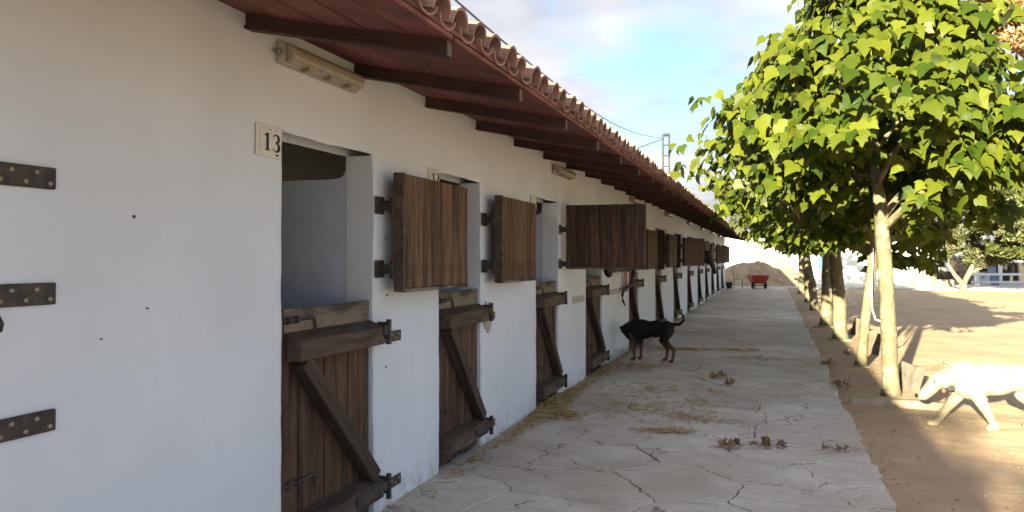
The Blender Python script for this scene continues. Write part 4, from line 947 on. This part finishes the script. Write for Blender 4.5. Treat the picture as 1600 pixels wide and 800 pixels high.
# ------------------------------------------------------------------ kerb, blocks, ropes by the trees
KERB = mat('dusty_kerb', (0.30, 0.22, 0.155), 0.95, (0.42, 0.335, 0.25), 5, bump=0.5, bscale=20)
bm = bmesh.new(); n = 24; rows = []
for i in range(n + 1):
    x = i / n * 1.02; q = Vector((x * 3, 0, 1)); rows.append([bm.verts.new((x, yy + 0.012 * noise.noise(q + Vector((0, yy * 9, z * 9))), z + 0.014 * noise.noise(q * 1.7 + Vector((2, yy * 5, z * 5))))) for yy, z in ((-0.06, -0.08), (-0.055, 0.045), (-0.04, 0.062), (0.04, 0.066), (0.06, 0.05), (0.06, -0.08))])
for a, b in zip(rows[:-1], rows[1:]):
    for i in range(5): bm.faces.new((a[i], a[i + 1], b[i + 1], b[i]))
bm.faces.new(rows[0]); bm.faces.new(rows[-1][::-1])
O('kerb', M(bm, 'kerb', KERB, True), None, (3.17, 9.42, -0.03), (0, 0, -0.03), label='low dusty kerb across the near end of the planting strip', cat='kerb')
BLOCK = mat('grey_block', (0.11, 0.09, 0.075), 0.95, (0.17, 0.145, 0.12), 7, bump=0.5)
for (x, y, h, ry, lab) in ((3.93, 10.62, 0.33, 0.22, 'tilted grey concrete block between the nearest trunk and the white dog'), (4.07, 14.4, 0.34, 0.3, 'tilted dark block right of the second trunk'), (4.06, 18.1, 0.34, 0.3, 'tilted block right of the third trunk')):
    bm = bmesh.new(); box(bm, -0.06, 0.06, -0.14, 0.14, -0.12, h); bmesh.ops.subdivide_edges(bm, edges=bm.edges, cuts=3, use_grid_fill=True)
    for v in bm.verts: v.co += noise.noise_vector(v.co * 6 + Vector((x, y, 0))) * 0.018
    O('concrete_block', M(bm, 'concrete_block', BLOCK), None, (x, y, -0.05), (0.1, ry, 0.5), label=lab, cat='block', group='tilted blocks along the planting strip')
for k, (x, y, r0) in enumerate(((3.60, 12.6, 0.13), (3.63, 16.6, 0.23), (3.55, 19.7, 0.26))):
    O('cement_collar', tubem('cement_collar', KERB, [(0, 0, -0.06), (0, 0, 0.012), (0, 0, 0.03)], [r0 + 0.03, r0, r0 - 0.05], 16), None, (x, y, -0.04), label='pale cement collar round the foot of the %s trunk' % ('second', 'third', 'fourth')[k], cat='collar', group='cement collars round trunks')
PINK = mat('pink_rope', (0.42, 0.16, 0.13), 0.8, (0.52, 0.26, 0.2), 30); WHITER = mat('white_hose', (0.62, 0.58, 0.50), 0.6, (0.68, 0.64, 0.58), 8)
bx_, by_ = 3.82, 12.4
O('hanging_hose', tubem('hanging_hose', WHITER, [(bx_ - 0.07, by_, 1.75), (bx_ - 0.09, by_, 1.2), (bx_ - 0.085, by_, 0.85), (bx_ - 0.04, by_ - 0.02, 0.70), (bx_ + 0.05, by_ - 0.03, 0.66), (bx_ + 0.12, by_ - 0.02, 0.72), (bx_ + 0.13, by_, 1.2), (bx_ + 0.1, by_, 1.75)], 0.013, 7), label='pale hose hanging in a loop from the second tree', cat='hose')
O('lead_rope', tubem('lead_rope', PINK, [(bx_ + 0.02, by_ + 0.05, 1.8), (bx_ + 0.03, by_ + 0.04, 1.45), (bx_ + 0.02, by_ + 0.05, 1.15)], [0.02, 0.028, 0.016], 7), label='left pink lead rope hanging between the first two trunks', cat='rope', group='pink lead ropes')
O('lead_rope', tubem('lead_rope', PINK, [(bx_ + 0.075, by_ + 0.06, 1.8), (bx_ + 0.08, by_ + 0.05, 1.4), (bx_ + 0.07, by_ + 0.06, 1.02)], [0.02, 0.022, 0.014], 7), label='right pink lead rope hanging between the first two trunks', cat='rope', group='pink lead ropes')

# ------------------------------------------------------------------ animals
BLACKFUR = mat('black_fur', (0.005, 0.005, 0.006), 0.6, (0.012, 0.011, 0.011), 30, bump=0.25, bscale=120, spec=0.2)
overlay(BLACKFUR, (0.13, 0.058, 0.030), 6, 0.05, 0.30, zmask=(2, 0.33, 0.20))
bm = bmesh.new()
for c, r in (((.16, 0, .495), (.22, .125, .165)), ((-.06, 0, .510), (.22, .105, .138)), ((-.24, 0, .525), (.13, .108, .13)), ((.24, 0, .545), (.115, .105, .115)), ((.445, 0, .475), (.075, .068, .07))): ell(bm, c, r)
cap(bm, (.26, 0, .565), (.42, 0, .50), .108, .080); cap(bm, (.44, 0, .44), (.385, 0, .35), .048, .031)
for s in (-1, 1):
    ell(bm, (.485, s * .066, .515), (.040, .016, .030), (0, 0.5, 0))
    o = 0.03 * s
    cap(bm, (.22, s * .07, .45), (.20, s * .08, .34), .075, .05); cap(bm, (.20, s * .08, .34), (.235 + o, s * .075, .18), .045, .028); cap(bm, (.235 + o, s * .075, .18), (.23 + o, s * .075, .04), .026, .024); ell(bm, (.255 + o, s * .075, .026), (.048, .032, .026))
    o = -0.075 * s
    cap(bm, (-.24, s * .06, .47), (-.19 + o * .5, s * .08, .33), .10, .062); cap(bm, (-.19 + o * .5, s * .08, .33), (-.31 + o, s * .08, .20), .055, .030); cap(bm, (-.31 + o, s * .08, .20), (-.285 + o, s * .08, .04), .027, .023); ell(bm, (-.26 + o, s * .08, .026), (.048, .031, .026))
for a, b, ra, rb in (((-.33, 0, .585), (-.45, 0, .60), .034, .026), ((-.45, 0, .60), (-.515, 0, .66), .026, .021), ((-.515, 0, .66), (-.50, 0, .745), .021, .017), ((-.50, 0, .745), (-.455, 0, .775), .017, .012)): cap(bm, a, b, ra, rb)
dg_ = O('black_dog', None, None, (0.58, 11.95, 0.003), (0, 0, R(180 - 10)), (0.98, 0.98, 0.98), label='black dog with brown legs standing head down on the path', cat='dog')
O('body', body_mesh('body', bm, [BLACKFUR], 0.010, 5), dg_)
EYE = mat('dark_eye', (0.012, 0.008, 0.006), 0.2, spec=0.6)
def blob(name, material, c, r, rot=(0, 0, 0), sub=2):
    b_ = bmesh.new(); ell(b_, c, r, rot, sub); return M(b_, name, material, True)
for s in (-1, 1): O('eye', blob('eye', EYE, (.455, s * .052, .455), (.012, .009, .011)), dg_)
O('nose', blob('nose', EYE, (.378, 0, .326), (.018, .02, .016)), dg_)

CREAM = mat('cream_fur', (0.30, 0.25, 0.16), 0.75, (0.46, 0.41, 0.30), 9, 8, bump=0.35, bscale=70, spec=0.15)
bm = bmesh.new()
for c, r in (((.30, 0, .46), (.20, .135, .185)), ((.12, 0, .485), (.25, .13, .165)), ((-.12, 0, .50), (.22, .115, .14)), ((-.29, 0, .51), (.15, .12, .145)), ((.36, 0, .53), (.13, .115, .13)), ((.615, 0, .515), (.095, .086, .085)), ((.655, 0, .475), (.065, .062, .06)), ((.64, 0, .565), (.05, .06, .03))): ell(bm, c, r)
cap(bm, (.38, 0, .55), (.57, 0, .515), .118, .088); cap(bm, (.66, 0, .475), (.765, 0, .425), .055, .044); cap(bm, (.64, 0, .445), (.735, 0, .39), .038, .026)
for s in (-1, 1):
    ell(bm, (.585, s * .092, .505), (.042, .016, .062), (s * 0.25, 0.25, 0))
def leg(pts, rads, paw):
    for a, b, ra, rb in zip(pts[:-1], pts[1:], rads[:-1], rads[1:]): cap(bm, a, b, ra, rb)
    ell(bm, paw, (.062, .042, .032))
    for q in (-1, 0, 1): ell(bm, (paw[0] + .045, paw[1] + q * .022, paw[2] - .004), (.026, .014, .022))
leg([(.35, -.07, .42), (.39, -.085, .31), (.50, -.085, .17), (.585, -.085, .05)], [.09, .060, .042, .034], (.615, -.085, .03))
leg([(.34, .07, .42), (.28, .085, .31), (.20, .085, .17), (.135, .085, .05)], [.09, .062, .044, .034], (.155, .085, .03))
leg([(-.28, -.07, .46), (-.20, -.085, .32), (-.36, -.085, .20), (-.30, -.085, .05)], [.115, .072, .040, .034], (-.27, -.085, .03))
leg([(-.30, .07, .46), (-.32, .085, .31), (-.50, .085, .22), (-.53, .085, .05)], [.115, .072, .040, .034], (-.50, .085, .03))
for a, b, ra, rb in (((-.41, 0, .57), (-.54, 0, .53), .042, .036), ((-.54, 0, .53), (-.66, 0, .42), .036, .030), ((-.66, 0, .42), (-.72, 0, .33), .030, .018)): cap(bm, a, b, ra, rb)
wd = O('cream_dog', None, None, (4.47, 8.52, -0.048), (0, 0, R(180 + 12)), (1.0, 1.0, 1.0), label='large cream dog in sunlight walking left past the nearest tree', cat='dog')
dog_me = body_mesh('body', bm, [CREAM], 0.011, 5)
for v in dog_me.vertices:                                   # lower the head a little below the back line
    if v.co.x > 0.42 and v.co.z > 0.30: v.co.z -= (v.co.x - 0.42) * 0.32 * min(1, (v.co.z - 0.30) / 0.06)
dog_me.update(); O('body', dog_me, wd)
V_, F_ = [], []; rf = random.Random(8); polys = dog_me.polygons
for _ in range(26000):
    p_ = polys[rf.randrange(len(polys))]; c_ = p_.center; n_ = p_.normal
    back = Vector((-1, 0, -0.55)) if c_.z > 0.3 else Vector((-0.2, 0, -1))
    tg = back - n_ * back.dot(n_) + Vector((rf.uniform(-.3, .3), rf.uniform(-.3, .3), rf.uniform(-.3, .3)))
    if tg.length < 0.05: continue
    tg.normalize(); l_ = rf.uniform(0.012, 0.026) if c_.x < 0.55 and c_.z > 0.3 else rf.uniform(0.006, 0.013)
    sd = tg.cross(n_) * 0.0016; i = len(V_); j = Vector((rf.uniform(-.005, .005), rf.uniform(-.005, .005), rf.uniform(-.005, .005)))
    V_ += [c_ + j - sd, c_ + j + sd, c_ + j + tg * l_ + n_ * l_ * 0.28]; F_.append((i, i + 1, i + 2))
me = bpy.data.meshes.new('coat'); me.from_pydata(V_, [], F_); me.materials.append(CREAM); O('coat', me, wd, kind='stuff')
for s in (-1, 1): O('eye', blob('eye', EYE, (.672, s * .062, .455), (.014, .010, .012)), wd)
O('nose', blob('nose', EYE, (.808, 0, .308), (.018, .028, .02)), wd)
COLLAR = mat('black_collar', (0.03, 0.03, 0.035), 0.6, (0.05, 0.05, 0.055), 20); TONG = mat('tongue_red', (0.45, 0.10, 0.07), 0.5)
c0 = Vector((.47, 0, .535)); ax = Vector((.19, 0, -.035)).normalized(); uu = Vector((0, 1, 0)); vv_ = ax.cross(uu)
O('collar', tubem('collar', CREAM, [c0 + (uu * math.cos(t) + vv_ * math.sin(t)) * 0.112 + ax * 0.05 * math.sin(t) for t in [2 * math.pi * k / 24 for k in range(25)]], 0.014, 6), wd)
O('collar_buckle', boxm('collar_buckle', COLLAR, .50, .57, .080, .110, .375, .42, 0.006), wd); O('tag', blob('tag', TONG, (.60, .10, .375), (.02, .012, .022)), wd)

HORSE = mat('black_horse_coat', (0.012, 0.010, 0.009), 0.45, (0.022, 0.018, 0.015), 12, spec=0.4)
def horse(loc, dz, label, sc=1.0):
    bm = bmesh.new()
    ell(bm, (-.85, 0, 1.12), (.80, .28, .32)); ell(bm, (-.25, 0, 1.14), (.30, .25, .33)); ell(bm, (-1.45, 0, 1.2), (.32, .28, .30))
    cap(bm, (-.20, 0, 1.32), (.30, 0, 1.66 + dz), .20, .125); cap(bm, (.30, 0, 1.68 + dz), (.40, 0, 1.70 + dz), .125, .11)
    cap(bm, (.42, 0, 1.66 + dz), (.56, 0, 1.30 + dz), .115, .072); cap(bm, (.56, 0, 1.30 + dz), (.60, 0, 1.16 + dz), .070, .064); ell(bm, (.40, 0, 1.55 + dz), (.11, .085, .14))
    for s in (-1, 1):
        ell(bm, (.38, s * .065, 1.84 + dz), (.028, .022, .08))
        for x, kx in ((-.2, .0), (-1.5, -.06)):
            cap(bm, (x, s * .15, .95), (x + .02 + kx, s * .15, .52), .10, .06); cap(bm, (x + .02 + kx, s * .15, .52), (x, s * .15, .10), .05, .04); cap(bm, (x, s * .15, .10), (x + .03, s * .15, .05), .05, .06)
    cap(bm, (-1.75, 0, 1.3), (-1.85, 0, .6), .06, .03)
    h = O('black_horse', None, None, loc, (0, 0, 0), (sc, sc, sc), label=label, cat='horse', group='black horses in the stalls')
    O('body', body_mesh('body', bm, [HORSE], 0.022, 5), h)
    for s in (-1, 1): O('eye', blob('eye', EYE, (.475, s * .095, 1.59 + dz), (.02, .012, .018)), h)
    return h
horse((-0.16, 26.62, 0.0), -0.16, 'black horse hanging its head out of a far half door', 1.12)
horse((-0.42, 10.62, 0.0), 0.22, 'black horse whose muzzle shows below the wide open shutter')

# ------------------------------------------------------------------ halter and lead on the wall
STRIPE = bpy.data.materials.new('red_white_rope'); STRIPE.use_nodes = True; t = STRIPE.node_tree
wv_ = N(t, 'ShaderNodeTexWave'); wv_.inputs['Scale'].default_value = 9; wv_.inputs['Distortion'].default_value = 2; tc_ = N(t, 'ShaderNodeTexCoord'); t.links.new(tc_.outputs['Object'], wv_.inputs[0])
cr_ = N(t, 'ShaderNodeValToRGB'); cr_.color_ramp.elements[0].color = (0.55, 0.035, 0.02, 1); cr_.color_ramp.elements[0].position = 0.62; cr_.color_ramp.elements[1].color = (0.72, 0.68, 0.62, 1); cr_.color_ramp.elements[1].position = 0.68
t.links.new(wv_.outputs['Fac'], cr_.inputs[0]); t.links.new(cr_.outputs[0], t.nodes['Principled BSDF'].inputs['Base Color'])
hl = O('rope_halter', None, None, (0.05, 12.62, 0), label='red and white rope halter with black strap hanging on the wall', cat='halter')
bm = bmesh.new(); r0 = random.Random(3)
for k in range(5):
    y0 = r0.uniform(-0.07, 0.07); tube(bm, [(0, 0.0, 1.72), (0.02, y0, 1.45), (0.03, y0 * 1.4, 1.2), (0.02, y0 * 0.6 + 0.02, 1.06 + 0.03 * k), (0.0, -y0, 1.25), (0, 0.0, 1.72)], 0.024, 7)
O('rope', M(bm, 'rope', STRIPE, True), hl)
O('strap', tubem('strap', COLLAR, [(0.0, 0.9, 1.55), (0.02, 0.62, 1.30), (0.05, 0.25, 1.15), (0.03, -0.05, 1.11), (0.02, -0.28, 1.08), (0.02, -0.38, 1.00), (0.02, -0.36, 0.92), (0.02, -0.18, 0.83)], [0.03, 0.035, 0.035, 0.028, 0.022, 0.022, 0.02, 0.016], 7), hl)
O('hook', tubem('hook', IRON, [(-0.05, 0, 1.74), (0.03, 0, 1.72), (0.04, 0, 1.75)], 0.012, 6), hl)

# ------------------------------------------------------------------ straw, dry leaves, weeds
def strands(name, areas, material, lab, cat, L=(0.05, 0.19), wd=0.004, zmax=0.05):
    r = random.Random(19); V_, F_ = [], []
    for (cx, cy, sx, sy, n, rot, zh) in areas:
        for _ in range(n):
            a = r.gauss(0, 0.42); b = r.gauss(0, 0.42); x = a * sx; y = b * sy
            X_ = cx + x * math.cos(rot) - y * math.sin(rot); Y_ = cy + x * math.sin(rot) + y * math.cos(rot)
            if X_ < 0.015: X_ = 0.03 - X_ * 0.3
            t = r.uniform(0, math.pi); l = r.uniform(*L) / 2; d = Vector((math.cos(t), math.sin(t), r.uniform(-.15, .15))); n_ = Vector((-d.y, d.x, 0)) * wd * r.uniform(0.6, 1.4)
            c = Vector((X_, Y_, 0.008 + zh * math.exp(-(a * a + b * b) * 4) * r.random())); bend = Vector((0, 0, r.uniform(0, 0.012))) + n_ * r.uniform(-6, 6)
            i = len(V_)
            for p in (c - d * l, c + bend, c + d * l): V_ += [p - n_, p + n_, p + Vector((0, 0, wd))]
            F_ += [(i, i + 3, i + 5, i + 2), (i + 2, i + 5, i + 4, i + 1), (i + 3, i + 6, i + 8, i + 5), (i + 5, i + 8, i + 7, i + 4)]
    me = bpy.data.meshes.new(name); me.from_pydata(V_, [], F_); me.materials.append(material)
    return O(name, me, label=lab, cat=cat, kind='stuff')
def gp(px, py): return pix(px, py, 1920 / (py - 403)).xy
A = []
for px, py, sx, sy, n, rot, zh in ((862, 630, 0.20, 0.9, 1000, 0.1, 0.06), (880, 650, 0.22, 0.22, 220, 0.3, 0.05), (940, 578, 0.2, 0.9, 420, 0, 0.03), (985, 571, 0.6, 0.3, 170, -0.2, 0.02), (1095, 656, 0.5, 0.22, 50, -0.25, 0.01), (1190, 561, 0.6, 0.35, 70, -0.2, 0.012), (1000, 640, 1.1, 0.8, 90, 0, 0.003), (1150, 547, 0.8, 0.3, 120, 0, 0.004), (1065, 546, 0.5, 0.2, 160, 0, 0.02), (860, 640, 0.10, 3.2, 420, 0.0, 0.01), (1010, 520, 0.12, 4.5, 300, 0.0, 0.02), (1040, 620, 1.2, 1.6, 160, 0, 0.002), (1050, 675, 0.3, 0.12, 90, 0.2, 0.01)):
    p = gp(px, py); A.append((max(p.x, 0.05), p.y, sx, sy, n, rot, zh))
strands('scattered_straw', A, STRAW, 'loose straw scattered along the wall foot and path', 'straw')
def leaf_clump(px, py, n, spread, lab, twigs=4, seed=0, sz=(0.05, 0.095)):
    r = random.Random(seed); p = gp(px, py); root = O('dry_leaf_clump', None, None, (p.x, p.y, 0.0), label=lab, cat='dry leaves', group='dry leaf clumps on the path')
    for k in range(n):
        q = Vector((r.gauss(0, spread), r.gauss(0, spread), r.uniform(0.015, 0.05))); o = O('dry_leaf', DRY[r.randrange(3)], root, q, (r.uniform(-0.9, 0.9), r.uniform(-0.9, 0.9), r.uniform(0, 6.3))); s = r.uniform(*sz); o.scale = (s, s, s)
    bm = bmesh.new()
    for k in range(twigs):
        t = r.uniform(0, 6.3); a = Vector((r.gauss(0, spread * .7), r.gauss(0, spread * .7), 0.012)); d = Vector((math.cos(t), math.sin(t), r.uniform(0, .25))); l = r.uniform(0.10, 0.24); tube(bm, [a, a + d * l * .5 + Vector((0, 0, 0.012)), a + d * l], [0.003, 0.0025, 0.0015], 4)
    O('twigs', M(bm, 'twigs', BARK_D), root)
DRY = []
for k in range(3):
    me = LEAVES[k].copy(); me.materials.clear(); me.materials.append(DRYLEAF)
    for v in me.vertices:
        x, y_, z = v.co; a = x * (1.6 + 0.5 * k); v.co = (math.sin(a) / (1.6 + .5 * k) * 0.9, y_ - 0.5, (1 - math.cos(a)) * 0.8 + 0.35 * (y_ - 0.5) ** 2 + 0.06 * math.sin(9 * x + 7 * y_))
    DRY.append(me)
leaf_clump(1140, 702, 6, 0.05, 'golden-brown dry leaf clump on the near path, left of another clump', 7, 1)
leaf_clump(1195, 697, 9, 0.06, 'larger dry leaf and twig clump on the near path, to the right', 12, 2)
leaf_clump(1125, 592, 7, 0.07, 'pale dry leaf clump in the middle of the path', 5, 3, (0.06, 0.105))
leaf_clump(1134, 602, 4, 0.04, 'small dark leaf clump just below the pale one mid path', 2, 4, (0.07, 0.10))
leaf_clump(1310, 706, 3, 0.08, 'few twigs and leaves near the broken path edge', 9, 5, (0.04, 0.07))
leaf_clump(1312, 606, 8, 0.10, 'dry leaves gathered at the path edge by the kerb', 5, 6, (0.06, 0.10))
leaf_clump(1292, 572, 6, 0.12, 'dry leaves at the path edge before the second tree', 5, 7, (0.06, 0.10))
leaf_clump(1323, 556, 3, 0.08, 'dark dry leaf on the soil left of the second trunk', 2, 8, (0.08, 0.12))
V_, F_ = [], []; r = random.Random(77)
def bit(x, y, z, s):
    t = r.uniform(0, 6.3); i = len(V_); c = Vector((x, y, z)); a = Vector((math.cos(t), math.sin(t), r.uniform(-.3, .3))) * s; b = Vector((-math.sin(t), math.cos(t), r.uniform(-.3, .3))) * s * r.uniform(.3, .7)
    V_.extend([c - a, c + b, c + a, c - b]); F_.append((i, i + 1, i + 2, i + 3))
for _ in range(900):
    y = r.uniform(4, 30); bit(PX + abs(r.gauss(0, 0.10)) - 0.03, y, -0.03 + r.uniform(0, 0.03), r.uniform(0.008, 0.03))
for _ in range(500): y = r.uniform(4, 26); bit(r.uniform(0.1, 3.0), y, 0.006, r.uniform(0.004, 0.014))
for _ in range(260): bit(r.uniform(3.2, 5.5), r.uniform(4.5, 16), -0.03, r.uniform(0.008, 0.025))
for _ in range(700): bit(abs(r.gauss(0, 0.06)) + 0.02, r.uniform(3.5, 30), 0.006, r.uniform(0.005, 0.016))
me = bpy.data.meshes.new('leaf_litter'); me.from_pydata(V_, [], F_); me.materials.append(DRYLEAF); O('leaf_litter', me, label='brown leaf crumbs along the path edges', cat='leaf litter', kind='stuff')
V_, F_ = [], []
for k in range(9):
    cy = 10.9 + 0.33 * k + r.uniform(-.1, .1); h = r.uniform(0.08, 0.2)
    for _ in range(60): bit(0.03 + abs(r.gauss(0, 0.05)), cy + r.gauss(0, 0.10), r.uniform(0.01, h), r.uniform(0.012, 0.026))
me = bpy.data.meshes.new('wall_weeds'); me.from_pydata(V_, [], F_); me.materials.append(GRASS); O('wall_weeds', me, label='small green weeds at the wall foot beyond the black dog', cat='weeds', kind='stuff')
STONE = mat('pebble', (0.28, 0.22, 0.17), 0.95, (0.42, 0.36, 0.30), 9)
bm = bmesh.new()
for _ in range(420):
    x, y = r.uniform(3.15, 6.5), r.uniform(4.6, 15); s = r.uniform(0.004, 0.014); bmesh.ops.create_icosphere(bm, subdivisions=1, radius=s, matrix=Matrix.Translation((x, y, soil_h(x, y) + s * 0.4)) @ Matrix.Diagonal((1, r.uniform(.6, 1.3), .6, 1)))
O('pebbles', M(bm, 'pebbles', STONE), label='small pebbles strewn on the soil', cat='pebbles', kind='stuff')
